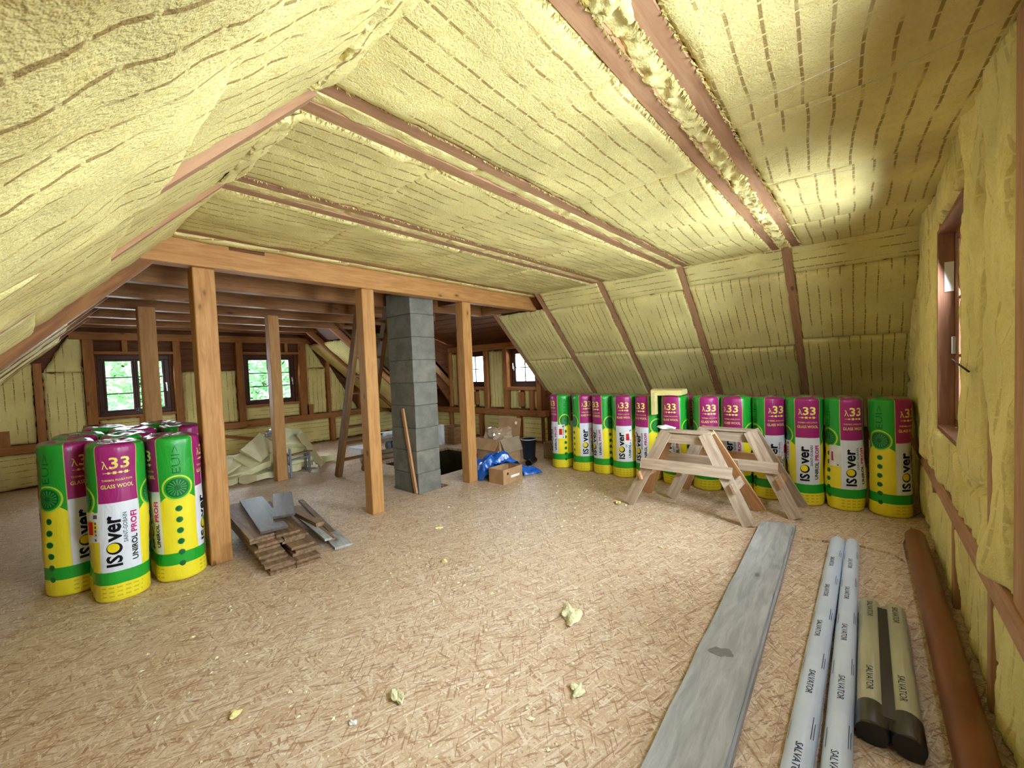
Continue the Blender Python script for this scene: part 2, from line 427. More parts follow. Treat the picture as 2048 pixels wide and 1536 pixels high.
# ------------------------------------------------------------------ glass wool batts
TINY = 0
def batt(parent, a, b, c, d, inward, thick=0.05, amp=0.012, res=0.035, ragged=0.012, seed=0, mat=None, freq=5.0, fv=None, name='wool_batt', edge=0.05, crack=0.0):
    """soft batt over the quad a,b,c,d (a>b across the printed lines, a>d along them)"""
    a, b, c, d = (np.asarray(p, float) for p in (a, b, c, d))
    W = (np.linalg.norm(b-a)+np.linalg.norm(c-d))/2; L = (np.linalg.norm(d-a)+np.linalg.norm(c-b))/2
    n = np.cross(b-a, d-a); n /= np.linalg.norm(n); flip = np.dot(n, inward) < 0
    if flip: n = -n
    nu = max(4, int(math.ceil(W/res))); nv = max(4, int(math.ceil(L/res)))
    def knots(k, ln):
        t = np.linspace(0, 1, k+1); e = min(0.3, 0.012/ln)
        return np.unique(np.concatenate([t, [e, 1-e, e*2.2, 1-e*2.2]]))
    s = knots(nu, W); t = knots(nv, L); nu = len(s)-1; nv = len(t)-1
    S, T = np.meshgrid(s, t)
    S3 = S[..., None]; T3 = T[..., None]
    P = (a*(1-S3)+b*S3)*(1-T3)+(d*(1-S3)+c*S3)*T3
    dist = np.minimum.reduce([S*W, (1-S)*W, T*L, (1-T)*L])
    fv = fv or freq
    X = S*W; Y = T*L
    h = amp*(1.0*fbm(X*freq, Y*fv, seed, 3)+0.5*vnoise(X*freq*0.3, Y*fv*0.3, seed+3))
    if crack:
        cr = np.abs(vnoise(X*7+0.6*vnoise(X*3, Y*3, seed+41), Y*0.9, seed+31)); h = h-crack*np.clip(1-cr/0.13, 0, 1)*(0.5+0.5*vnoise(X*2, Y*1.3, seed+37)+0.3)
        h = h+amp*0.45*fbm(X*34, Y*6, seed+53, 2)
    q = np.clip(dist/edge, 0, 1); pil = thick*(1-(1-q)**2.2)
    near = np.exp(-dist/0.035)[..., None]
    uh = (b-a)/np.linalg.norm(b-a); vh = (d-a)/np.linalg.norm(d-a)
    j1 = (fbm(X*22, Y*22, seed+11, 2)*ragged*1.6)[..., None]; j2 = (fbm(X*22, Y*22, seed+23, 2)*ragged*1.6)[..., None]
    P = P + n*((pil-thick+h)[..., None]) + near*(uh*j1+vh*j2)
    rel = P-a
    uvs = np.stack([rel@uh, rel@vh], -1).reshape(-1, 2)+A(seed*0.37 % 3, seed*0.61 % 5)
    V = P.reshape(-1, 3); m1 = nu+1
    i, j = np.meshgrid(np.arange(nu), np.arange(nv)); q0 = (j*m1+i).ravel()
    F = np.stack([q0, q0+1, q0+1+m1, q0+m1], -1)
    if flip: F = F[:, ::-1]
    me = mesh(name, V.tolist(), F.tolist(), True, uvs)
    return link(name, me, mat or M_WOOL, parent)

def slab(name, verts8, mat, kind=None, parent=None):
    f = ((0,3,2,1),(4,5,6,7),(0,1,5,4),(1,2,6,5),(2,3,7,6),(3,0,4,7))
    o = link(name, mesh(name, verts8, f), mat, parent)
    if kind: o['kind'] = kind
    return o
def slab_box(name, x0, x1, y0, y1, z0, z1, mat):
    return slab(name, [(x0,y0,z0),(x1,y0,z0),(x1,y1,z0),(x0,y1,z0),(x0,y0,z1),(x1,y0,z1),(x1,y1,z1),(x0,y1,z1)], mat, 'structure')

# ------------------------------------------------------------------ shell
ZC = 2.95; XL = 0.86; XR = 5.65; SL = 1.03; SR = 0.97
KL = -1.32; KR = 7.42; YF = 10.7; YB = 4.5
lz = lambda x: ZC + (x-XL)*SL
rz = lambda x: ZC - (x-XR)*SR
RY = [0.68, 1.86, 3.04, 4.22, 5.40]

def grid_slab(name, us, vs_, holes, place, mat, depth):
    """wall or floor of rectangular cells without the hole cells; place(u,v,w) gives the point"""
    bm = bmesh.new(); cache = {}
    def V(u, v, w):
        k = (round(u, 4), round(v, 4), w)
        if k not in cache: cache[k] = bm.verts.new(place(u, v, w*depth))
        return cache[k]
    solid = lambda i, j: 0 <= i < len(us)-1 and 0 <= j < len(vs_)-1 and not any(h[0] < (us[i]+us[i+1])/2 < h[1] and h[2] < (vs_[j]+vs_[j+1])/2 < h[3] for h in holes)
    for i in range(len(us)-1):
        for j in range(len(vs_)-1):
            if not solid(i, j): continue
            u0, u1, v0, v1 = us[i], us[i+1], vs_[j], vs_[j+1]
            bm.faces.new([V(u0,v0,0),V(u1,v0,0),V(u1,v1,0),V(u0,v1,0)])
            bm.faces.new([V(u0,v1,1),V(u1,v1,1),V(u1,v0,1),V(u0,v0,1)])
            for (di, dj, e) in ((-1,0,((u0,v0),(u0,v1))),(1,0,((u1,v1),(u1,v0))),(0,-1,((u1,v0),(u0,v0))),(0,1,((u0,v1),(u1,v1)))):
                if not solid(i+di, j+dj):
                    (p, q) = e; bm.faces.new([V(*p,0),V(*q,0),V(*q,1),V(*p,1)])
    bmesh.ops.recalc_face_normals(bm, faces=bm.faces[:])
    return tag(link(name, bm_mesh(name, bm), mat), kind='structure')
CH = (3.44, 4.00, 4.73, 5.42)           # gap in the floor round the chimney
ST = (4.28, 6.02, 5.30, 7.10)           # stairwell opening
floor = grid_slab('floor', [-1.6, CH[0], CH[1], ST[0], ST[1], 8.3], [-0.75, CH[2], ST[2], CH[3], ST[3], 11.0], [CH, ST], lambda u, v, w: (u, v, -w), M_OSB, 0.05)
tag(floor, 'pale strand board floor littered with wool crumbs')
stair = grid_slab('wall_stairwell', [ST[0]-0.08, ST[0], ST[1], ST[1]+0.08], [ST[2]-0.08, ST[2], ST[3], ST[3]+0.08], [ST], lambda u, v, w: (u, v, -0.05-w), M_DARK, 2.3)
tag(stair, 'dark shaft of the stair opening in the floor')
slab_box('floor_gap_blocker', 3.3, 4.2, 4.6, 5.6, -0.10, -0.051, M_DARK)  # dark slab added under the chimney gap to block sky glow from below
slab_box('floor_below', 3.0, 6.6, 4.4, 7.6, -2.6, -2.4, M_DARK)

# flat ceiling deck, roof slopes, gables: boarding that carries the wool
ceiling = slab_box('ceiling', 0.3, 6.2, -0.75, 11.0, 3.10, 3.2, M_DECK); tag(ceiling, 'flat attic ceiling of wool batts between paired timber ties')
def slope(name, xa, za, xb, zb, y0, y1, t):
    return slab(name, [(xa,y0,za),(xb,y0,zb),(xb,y1,zb),(xa,y1,za),(xa,y0,za+t),(xb,y0,zb+t),(xb,y1,zb+t),(xa,y1,za+t)], M_DECK, 'structure')
wall_left = slope('wall_left', -1.9, lz(-1.9)+0.16, 1.1, lz(1.1)+0.16, -0.75, 11.0, 0.1); tag(wall_left, 'left roof slope packed with yellow wool')
wall_right = slope('wall_right', 5.4, rz(5.4)+0.16, 8.5, rz(8.5)+0.16, -0.75, 5.5, 0.1); tag(wall_right, 'right roof slope of wool between four rafters')
wr2 = slope('wall_right_far', 5.4, rz(5.4)+0.16, 8.0, rz(8.0)+0.16, 8.5, 11.0, 0.1)
slab_box('wall_left_knee', KL-0.15, KL, -0.75, 11.0, -0.05, 0.95, M_DECK)
slab_box('wall_right_knee', 8.15, 8.27, -0.75, 5.5, -0.05, 1.0, M_DECK)
slab_box('wall_dormer_side', 7.40, 8.3, 5.44, 5.52, -0.05, 2.4, M_DECK)

# near gable (plane y), with two window openings
WN = (3.45, 4.55, 1.13, 2.63); WN2 = (0.90, 1.95, 1.13, 2.63)
wall_near = grid_slab('wall_near', [-1.9, WN2[0], WN2[1], WN[0], WN[1], 8.5], [-0.05, WN[2], WN[3], 3.3], [WN, WN2], lambda u, v, w: (u, YG-0.10-w, v), M_DECK, 0.12)
tag(wall_near, 'near gable wall stuffed with shaggy yellow wool')
WF1 = (0.84, 1.88, 1.10, 2.24); WF2 = (3.20, 4.30, 1.10, 2.24)
wall_far = grid_slab('wall_far', [-1.9, WF1[0], WF1[1], WF2[0], WF2[1], 7.9], [-0.05, WF1[2], WF1[3], 3.3], [WF1, WF2], lambda u, v, w: (u, YF+0.06+w, v), M_DECK, 0.12)
tag(wall_far, 'far gable wall of wool panels in a timber frame')
# dormer
WD1 = (7.25, 8.06, 1.28, 2.16); WD2 = (5.62, 6.42, 1.28, 2.16)
wall_dormer = grid_slab('wall_dormer', [5.3, WD2[0], WD2[1], WD1[0], WD1[1], 11.0], [-0.05, WD1[2], WD1[3], 3.0], [WD1, WD2], lambda u, v, w: (KR+0.06+w, u, v), M_DECK, 0.12)
tag(wall_dormer, 'dormer wall with two small windows and wool panels')
dc = slab('ceiling_dormer', [(5.5,5.3,3.10),(7.7,5.3,2.36),(7.7,8.7,2.36),(5.5,8.7,3.10),(5.5,5.3,3.2),(7.7,5.3,2.46),(7.7,8.7,2.46),(5.5,8.7,3.2)], M_DECK, 'structure')
for k in range(9):      # planks of the dormer ceiling
    x = 5.62+k*0.215; z = 3.085-(x-5.5)*0.336
    board('plank', dc, (x, 5.42, z), (x, 8.45, z), 0.205, 0.02, M_DECK, side=(1, 0, -0.336))
# cheek of the dormer: triangle in plane y
ck = link('wall_dormer_cheek', mesh('wall_dormer_cheek', [(5.6,8.50,3.0),(7.46,8.50,2.35),(7.46,8.50,0.72),(5.6,8.56,3.0),(7.46,8.56,2.35),(7.46,8.56,0.72)], [(0,2,1),(3,4,5),(0,1,4,3),(1,2,5,4),(2,0,3,5)]), M_DECK); tag(ck, kind='structure')
board('rafter', ck, (5.75, 8.47, rz(5.75)+0.02), (7.40, 8.47, rz(7.40)+0.02), 0.14, 0.06, M_JOIST, side=(0.7, 0, 0.7))
board('plank', ck, (5.9, 8.485, 2.72), (7.42, 8.485, 2.2), 0.22, 0.02, M_DECK, side=(0, 0, 1))
board('stud', ck, (7.36, 8.46, 0.75), (7.36, 8.46, 2.3), 0.1, 0.06, M_STUD, side=(1, 0, 0))

# ------------------------------------------------------------------ ceiling: ties and batts
def tie(y0, y1, x0=XL-0.1, x1=XR+0.06, z0=2.945, z1=3.09): return box('collar_tie', ceiling, x0, x1, y0, y1, z0, z1, M_RAFTER)
for y in RY[:3]:
    tie(y+0.045, y+0.135); tie(y-0.135, y-0.045)
tie(4.26, 4.35)
sd = 1
def flat_bay(y0, y1, cuts, amp=0.014):
    global sd
    for k in range(len(cuts)-1):
        x0, x1 = cuts[k], cuts[k+1]; sd += 1
        sk = rng.uniform(-0.04, 0.04); z = 2.94-rng.uniform(0.0, 0.016)
        sk2 = rng.uniform(-0.03, 0.03)
        batt(ceiling, (x0-sk-0.03, y0, z), (x0+sk-0.03, y1, z), (x1+sk2+0.03, y1, z), (x1-sk2+0.03, y0, z), (0, 0, -1), 0.05, amp, 0.034, 0.016, sd, freq=4.5)
flat_bay(YG-0.05, 0.555, [XL-0.02, 1.62, 2.55, 3.55, 4.75, XR+0.02])
flat_bay(0.805, 1.735, [XL-0.02, 1.75, 2.85, 3.95, 4.85, XR+0.02])
flat_bay(1.985, 2.915, [XL-0.02, 1.7, 2.55, 3.85, 4.8, XR+0.02])
flat_bay(3.165, 4.265, [XL-0.02, 1.85, 3.0, 4.2, XR+0.02])
flat_bay(4.34, 4.50, [XL, 2.4, 4.1, XR+0.3], 0.008)
for y in RY[:3]:        # loose wool stuffed between the paired ties
    x = XL
    while x < XR-0.02:
        x1 = min(XR, x+rng.uniform(0.5, 1.3)); sd += 1
        big = y < 1
        batt(ceiling, (x, y-0.065, 2.945), (x, y+0.065, 2.945), (x1, y+0.065, 2.945), (x1, y-0.065, 2.945), (0, 0, -1), 0.035, 0.034 if big else 0.012, 0.016, 0.016 if big else 0.008, sd, M_WOOLP, freq=26 if big else 14, name='wool_strip', edge=0.035)
        x = x1-0.01
# right slope
def rpt(x, y, off=0.0): return A(x, y, rz(x)) + off*A(-SR, 0, -1)/math.hypot(SR, 1)
NR = A(-SR, 0, -1)/math.hypot(SR, 1)
for y in RY:
    board('rafter', wall_right, rpt(XR-0.02, y, -0.062), rpt(8.1, y, -0.062), 0.085, 0.12, M_RAFTER, side=(0, 1, 0))
bays = [(YG-0.05, 0.65), (0.71, 1.83), (1.89, 3.01), (3.07, 4.19), (4.25, 5.37)]
for bi, (y0, y1) in enumerate(bays):
    cuts = [XR+0.0, XR+0.27+rng.uniform(-0.02, 0.02), XR+1.12+rng.uniform(-0.1, 0.15), 8.05]
    if bi == 4: cuts = [XR+0.27, XR+1.15, 8.05]
    for k in range(len(cuts)-1):
        sd += 1; x0, x1 = cuts[k], cuts[k+1]; o = 0.008+rng.uniform(0, 0.012)
        if k == 0 and bi != 4:      # strip under the kink, its printed lines run level
            batt(wall_right, rpt(x0, y0, o), rpt(x1, y0, o), rpt(x1, y1, o), rpt(x0, y1, o), NR, 0.05, 0.010, 0.034, 0.010, sd)
        else:
            batt(wall_right, rpt(x0, y0, o), rpt(x0, y1, o), rpt(x1, y1, o), rpt(x1, y0, o), NR, 0.055, 0.012, 0.034, 0.012, sd)
batt(wr2, rpt(5.9, 8.60, 0), rpt(5.9, 10.6, 0), rpt(KR+.05, 10.6, 0), rpt(KR+.05, 8.60, 0), NR, 0.05, 0.012, 0.05, 0.012, 301)
# left slope
NLv = A(SL, 0, -1)/math.hypot(SL, 1)
def lpt(x, y, off=0.0): return A(x, y, lz(x)) + off*NLv
LY = [0.68, 1.86, 3.04]
for y, oo in zip(LY, (-0.09, -0.026, -0.034)): board('rafter', wall_left, lpt(XL-0.0, y, oo), lpt(KL-0.1, y, oo), 0.09, 0.12, M_RAFTER, side=(0, 1, 0))
board('rafter', wall_left, lpt(XL+0.0, YB+0.09, -0.005), lpt(KL-0.1, YB+0.09, -0.005), 0.17, 0.17, M_JOIST, side=(0, 1, 0))
lb = [(YG, 1.925), (1.895, 3.10), (3.075, 4.50)]
for bi, (y0, y1) in enumerate(lb):
    cuts = [XL+0.03, 0.30, -0.55, KL-0.05] if bi in (0, 1) else [XL+0.03, 0.05, -0.75, KL-0.05]
    for k in range(len(cuts)-1):
        sd += 1; o = ((0.012, 0.05, 0.05), (0.014, 0.03, 0.04), (0.010, 0.012, 0.03))[bi][k]; x0, x1 = cuts[k], cuts[k+1]
        e = 0.115 if bi == 0 and k == 0 else (0.10 if bi == 1 and k == 1 else 0); e2 = 0.03 if bi == 1 and k == 0 else (0.03 if bi == 2 and k == 1 else 0)
        batt(wall_left, lpt(x0, y0+e2*0.4, o), lpt(x0, y1-e*0.8, o), lpt(x1-0.02, y1-e, o), lpt(x1-0.02, y0+e2, o), NLv, 0.05, 0.022, 0.036, 0.024, sd, freq=3.4, fv=5.5)
for (y0, y1, xt) in ((YB+0.17, 5.9, 0.42), (5.95, 7.1, 0.36), (7.15, 8.3, 0.40), (8.35, 9.5, 0.36), (9.55, 10.66, 0.42)):
    sd += 1; batt(wall_left, lpt(xt, y0, 0), lpt(xt, y1, 0), lpt(KL-0.05, y1, 0), lpt(KL-0.05, y0, 0), NLv, 0.05, 0.018, 0.06, 0.02, sd)
for y in (5.92, 7.12, 8.32, 9.52): board('rafter', wall_left, lpt(XL+0.0, y, -0.05), lpt(KL-0.1, y, -0.05), 0.09, 0.12, M_JOIST, side=(0, 1, 0))
# frayed band of wool along the left kink
for k, (y0, y1) in enumerate(((YG, 0.53), (0.82, 1.72), (2.0, 2.9))):
    sd += 1; p = A(XL-0.09, 0, lz(XL-0.09)); q = A(XL+0.07, 0, ZC)
    batt(wall_left, p+A(0, y0, 0)+0.030*NLv, q+A(0, y0, -0.018), q+A(0, y1, -0.018), p+A(0, y1, 0)+0.030*NLv, (0.5, 0, -1), 0.018, 0.016, 0.014, 0.03, sd, M_WOOL, freq=22, fv=9, name='wool_strip', edge=0.03)
# fibres hanging from the ragged batt edges beside the ties
def fringe(parent):
    vs_, fs = [], []
    for y in RY[:3]:
        for s in (-0.14, 0.14, -0.05, 0.05):
            if y > 1 and abs(s) < 0.1: continue
            n = 380 if y < 1 else 260
            for k in range(n):
                x = rng.uniform(XL, XR); yy = y+s+rng.uniform(-0.006, 0.006); ln = rng.uniform(0.008, 0.03)
                out = -1 if s in (-0.05, 0.14) else 1
                dx = rng.uniform(-0.6, 0.6); w_ = rng.uniform(0.002, 0.005)
                tip = (x+dx*ln, yy+out*-ln*rng.uniform(0.2, 0.9), 2.935-ln*rng.uniform(0.1, 0.8)); i = len(vs_)
                vs_ += [(x-w_, yy, 2.945), (x+w_, yy, 2.945), (x, yy+out*0.006, 2.94), tip]; fs += [(i, i+1, i+3), (i+1, i+2, i+3), (i+2, i, i+3)]
    tag(link('wool_fringe', mesh('wool_fringe', vs_, fs), M_WOOLP, parent), kind='stuff')
fringe(ceiling)
for (p, q) in (((2.55, 0.50, 2.90), (2.3, -0.36, 2.86)), ((2.25, 0.52, 2.90), (2.2, 0.0, 2.88)), ((3.4, 0.5, 2.91), (3.6, -0.35, 2.90)), ((4.1, 0.45, 2.92), (4.2, -0.3, 2.91))):
    tube_path('glass_thread', [p, ((p[0]+q[0])/2, (p[1]+q[1])/2, (p[2]+q[2])/2-0.015), q], 0.0009, M_PAPER, ceiling, 4)

# ------------------------------------------------------------------ near gable wool and timbers
def npt(x, z, off=0.0): return A(x, YG+off, z)
def nbatt(x0, x1, z0, z1, x0t=None, x1t=None, seed=0, thick=0.09, amp=0.034, off=0.0):
    x0t = x0 if x0t is None else x0t; x1t = x1 if x1t is None else x1t
    batt(wall_near, npt(x0, z0, off), npt(x1, z0, off), npt(x1t, z1, off), npt(x0t, z1, off), (0, 1, 0), thick, amp, 0.019, 0.022, seed, M_WOOLG, freq=15, fv=2.4, crack=0.045)
rail_z = (0.58, 0.71)
nbatt(KL+0.1, WN2[0]-0.06, rail_z[1], 1.6, seed=401); nbatt(-0.4, WN2[0]-0.06, 1.6, 2.5, x0t=0.55, seed=402)
nbatt(WN2[0], WN2[1], rail_z[1], WN2[2]-0.05, seed=403); nbatt(WN2[0], WN2[1], WN2[3]+0.05, 3.0, seed=404)
nbatt(2.46, 2.84, rail_z[1], 3.03, seed=405, off=0.005); nbatt(2.90, WN[0]-0.01, 1.02, 3.03, seed=406, off=0.01); nbatt(2.90, WN[0]+0.05, rail_z[1], 1.04, seed=416)
nbatt(WN[0]+0.0, WN[1], rail_z[1], WN[2]+0.005, seed=407); nbatt(WN[0]-0.02, WN[1], WN[3]+0.01, 3.04, seed=408)
nbatt(WN[1]+0.015, 5.05, rail_z[1], 3.03, seed=409); nbatt(5.03, 5.78, rail_z[1], 3.03, x1t=5.74, seed=410); nbatt(5.66, 6.42, 2.22, 3.0, x1t=5.72, seed=412)
nbatt(5.72, 7.9, rail_z[1], 2.3, x1t=6.3, seed=411)
for k, (x0, x1) in enumerate(((KL+0.1, 0.9), (0.92, 2.0), (2.03, 2.84), (2.9, 3.9), (3.96, 4.9), (4.95, 6.1), (6.1, 7.4))): nbatt(x0, x1, 0.01, rail_z[0]+0.0, seed=420+k, amp=0.026, off=-0.03)
box('rail', wall_near, KL, 7.3, YG-0.10, YG-0.012, *rail_z, M_RAFTER)
for x0, x1, z0, z1 in ((2.835, 2.905, rail_z[1], 2.95), (2.03, 2.45, rail_z[1], 2.95), (0.80, 0.88, rail_z[1], 2.6), (WN[1]+0.0, WN[1]+0.03, 1.0, 2.7), (2.84, 2.90, 0.0, rail_z[0]), (3.89, 3.97, 0.0, rail_z[0])):
    box('stud', wall_near, x0, x1, YG-0.10, YG-0.022, z0, z1, M_RAFTER)
board('brace', wall_near, (5.45, YG-0.035, 0.95), (4.9, YG-0.035, 0.55), 0.10, 0.04, M_RAFTER, side=(0.4, 0, 1))

# ------------------------------------------------------------------ windows
def window(name, to_world, W, H, cols, rows, label, handle=None, sash=0.075, frame=0.05, mullion=None, depth=0.05, fm=None, lining=None):
    """frame in local x (width), z (height), y (0 = room side, + outwards); pieces placed through to_world"""
    root = empty(name, tuple(to_world @ Vector((0, 0, 0)))); root['kind'] = 'structure'; root['label'] = label
    fm = fm or M_FRAME
    def part(nm, x0, x1, z0, z1, y0, y1, mat, bev=0.006):
        d = (x1-x0, y1-y0, z1-z0)
        if d[0] >= d[2]: me = box_mesh(nm, d[0], d[1], d[2], min(bev, min(d)*0.3)); R = Matrix.Identity(4)
        else: me = box_mesh(nm, d[2], d[1], d[0], min(bev, min(d)*0.3)); R = Matrix.Rotation(-math.pi/2, 4, 'Y')
        return link(nm, me, mat, root, to_world @ Matrix.Translation(((x0+x1)/2, (y0+y1)/2, (z0+z1)/2)) @ R)
    for (x0, x1, z0, z1) in ((-W/2, W/2, 0, frame), (-W/2, W/2, H-frame, H), (-W/2, -W/2+frame, frame, H-frame), (W/2-frame, W/2, frame, H-frame)):
        part('frame', x0, x1, z0, z1, 0, depth, fm)
    groups = [(-W/2+frame, W/2-frame)] if not mullion else [(-W/2+frame, -mullion/2), (mullion/2, W/2-frame)]
    if mullion: part('mullion', -mullion/2, mullion/2, frame, H-frame, 0, depth, fm)
    for (a, b) in groups:
        for (x0, x1, z0, z1) in ((a, b, frame, frame+sash), (a, b, H-frame-sash, H-frame), (a, a+sash, frame+sash, H-frame-sash), (b-sash, b, frame+sash, H-frame-sash)):
            part('sash', x0, x1, z0, z1, 0.004, depth*0.8, fm)
        gx0, gx1, gz0, gz1 = a+sash, b-sash, frame+sash, H-frame-sash
        for i in range(1, cols): x = gx0+(gx1-gx0)*i/cols; part('glazing_bar', x-0.011, x+0.011, gz0, gz1, 0.01, depth*0.7, fm, 0.003)
        for j in range(1, rows): z = gz0+(gz1-gz0)*j/rows; part('glazing_bar', gx0, gx1, z-0.011, z+0.011, 0.012, depth*0.68, fm, 0.003)
        for i in range(cols):
            for j in range(rows):
                part('pane', gx0+(gx1-gx0)*i/cols, gx0+(gx1-gx0)*(i+1)/cols, gz0+(gz1-gz0)*j/rows, gz0+(gz1-gz0)*(j+1)/rows, depth*0.4, depth*0.4+0.004, M_GLASS, 0)
    if handle is not None:
        hx, hz, up = handle
        part('handle_plate', hx-0.013, hx+0.013, hz-0.05, hz+0.05, -0.008, 0.004, M_ALU, 0.003)
        part('handle', hx-0.010, hx+0.010, hz-0.005 if up else hz-0.13, hz+0.13 if up else hz+0.005, -0.045, -0.028, M_ALU, 0.004)
        part('handle_neck', hx-0.008, hx+0.008, hz-0.012, hz+0.012, -0.04, -0.002, M_ALU, 0.003)
    return root, part
def frame_matrix(origin, xdir, outdir):
    X = Vector(xdir); Y = Vector(outdir); Z = Vector((0, 0, 1)); M = Matrix((X, Y, Z)).transposed().to_4x4(); M.translation = origin; return M
for i, wdw in enumerate((WF1, WF2)):
    M = frame_matrix(((wdw[0]+wdw[1])/2, YF+0.08, wdw[2]), (1, 0, 0), (0, 1, 0))
    r, part = window('window_%d' % (1+i), M, wdw[1]-wdw[0], wdw[3]-wdw[2], 1, 3, ['wide dark-framed window at the left of the far gable', 'dark-framed window right of the big post on the far gable'][i], ((wdw[1]-wdw[0])/2-0.06, 0.55, False), 0.035, 0.075, 0.03, 0.06)
    part('sill', -(wdw[1]-wdw[0])/2-0.05, (wdw[1]-wdw[0])/2+0.05, -0.05, 0.0, -0.12, 0.05, M_STUD)
for i, wdw in enumerate((WD1, WD2)):
    M = frame_matrix((KR+0.08, (wdw[0]+wdw[1])/2, wdw[2]), (0, -1, 0), (1, 0, 0))
    r, part = window('window_%d' % (3+i), M, wdw[1]-wdw[0], wdw[3]-wdw[2], 2, 2, ['small four-pane dormer window beside the post', 'small dormer window with pale handle partly hidden by the slope'][i], (-(wdw[1]-wdw[0])/2+0.075, 0.42, True), 0.06, 0.06, None, 0.06)
for i, wdw in enumerate((WN, WN2)):
    M = frame_matrix(((wdw[0]+wdw[1])/2, YG-0.10, wdw[2]), (-1, 0, 0), (0, -1, 0))
    ww = wdw[1]-wdw[0]
    r, part = window('window_%d' % (5+i), M, ww, wdw[3]-wdw[2], 2, 3, ['tall window set deep in the near gable wool', 'second tall window of the near gable beside the camera'][i], None, 0.06, 0.05, None, 0.055, M_REVEAL)
    for (x0, x1, z0, z1) in ((-ww/2-0.0, -ww/2+0.022, 0, wdw[3]-wdw[2]-0.03), (ww/2-0.022, ww/2, 0, wdw[3]-wdw[2]-0.03), (-ww/2, ww/2, wdw[3]-wdw[2]-0.045, wdw[3]-wdw[2]-0.02), (-ww/2, ww/2, -0.02, 0.012)):
        part('lining_board', x0, x1, z0, z1, -0.092, 0.0, M_REVEAL if z1 > 0.01 else M_GREYB, 0.003)
    if i == 0:
        part('protective_film', -ww/2+0.024, -ww/2+0.028, 1.02, 1.24, -0.055, -0.005, M_PAPER, 0)
        tube_path('stay_rod', [(3.75, -0.41, 1.65), (3.35, -0.388, 1.63), (2.93, -0.375, 1.60)], 0.005, M_BRASSN, r, 6)
        part('hinge', -ww/2+0.03, -ww/2+0.05, 0.55, 0.68, -0.02, 0.005, M_ALU, 0.003)

# ------------------------------------------------------------------ far gable frame and wool
def fbox(nm, x0, x1, z0, z1, mat=M_STUD, y0=YF-0.08, y1=YF+0.06): return box(nm, wall_far, x0, x1, y0, y1, z0, z1, mat)
fbox('rail', -1.2, 7.35, 0.61, 0.75, M_STUD, YF-0.09)
fbox('top_plate', 0.5, 5.0, 2.52, 2.66); 
for (x0, x1, z0, z1) in ((0.06, 0.16, 0.75, 2.1), (0.66, 0.80, 0.75, 2.52), (1.93, 2.05, 0.75, 2.52), (3.03, 3.16, 0.75, 2.52), (4.36, 4.54, 0.75, 2.52), (5.04, 5.12, 0.75, 2.2), (5.9, 5.98, 0.75, 1.6),
                         (0.06, 0.16, 0.0, 0.61), (1.3, 1.38, 0.0, 0.61), (2.5, 2.58, 0, 0.61), (5.08, 5.2, 0, 0.61), (6.3, 6.4, 0, 0.61), (1.36, 1.44, 0.75, 1.05), (3.66, 3.76, 0.75, 1.05), (4.5, 4.66, 0.75, 1.0), (-0.36, -0.24, 0.75, 1.0), (0.6, 0.9, 0.75, 0.98),
                         (1.18, 1.26, 2.3, 2.52), (3.65, 3.72, 2.3, 2.52), (4.05, 4.12, 2.3, 2.52), (6.95, 7.05, 0.75, 0.95)):
    fbox('stud', x0, x1, z0, z1)
fbox('header', 0.80, 1.93, 2.26, 2.31, M_STUD, YF-0.10); fbox('header', 3.16, 4.36, 2.26, 2.31, M_STUD, YF-0.10)
for z in (1.90, 2.02, 2.14, 2.26, 2.38, 2.50):  # bare horizontal boarding above the windows
    for (x0, x1) in ((0.8, 1.93), (2.05, 3.03), (3.16, 4.36)):
        if z < 2.3 and x0 != 2.05: continue
        box('plank', wall_far, x0, x1, YF+0.035, YF+0.058, z, z+0.112, M_DECK)
def fbatt(x0, x1, z0, z1, x0t=None, x1t=None, seed=0, level=False):
    x0t = x0 if x0t is None else x0t; x1t = x1 if x1t is None else x1t; y = YF-0.04
    if level: batt(wall_far, (x0, y, z0), (x0t, y, z1), (x1t, y, z1), (x1, y, z0), (0, -1, 0), 0.05, 0.012, 0.06, 0.012, seed)
    else: batt(wall_far, (x0, y, z0), (x1, y, z0), (x1t, y, z1), (x0t, y, z1), (0, -1, 0), 0.05, 0.012, 0.06, 0.012, seed)
fbatt(-1.2, 0.055, 0.76, 2.1, x0t=0.0, seed=501); fbatt(0.165, 0.655, 0.76, 1.93, seed=502); fbatt(0.165, 0.655, 1.94, 2.6, x0t=0.5, seed=503)
fbatt(0.82, 1.92, 0.76, 1.05, seed=504, level=True); fbatt(2.06, 3.02, 0.76, 1.90, seed=505); fbatt(3.17, 4.35, 0.76, 1.05, seed=506, level=True)
P2 = lambda x: 2.66-(x-4.4)*0.90          # inner slope at the far right
fbatt(4.55, 5.03, 0.76, 1.9, seed=507); fbatt(4.55, 5.03, 1.91, 2.55, x1t=4.62, seed=508); fbatt(5.13, 5.9, 0.76, 1.95, x1t=5.15, seed=509); fbatt(5.98, 6.6, 0.76, 0.95, seed=510)
for k, (x0, x1) in enumerate(((-1.2, 0.05), (0.17, 1.29), (1.39, 2.49), (2.59, 3.8), (3.8, 5.07), (5.21, 6.29), (6.41, 7.3))): fbatt(x0, x1, 0.03, 0.60, seed=520+k, level=True)
board('brace', wall_far, (2.2, YF-0.07, 0.60), (3.4, YF-0.07, 0.30), 0.07, 0.03, M_STUD, side=(0, 0, 1))
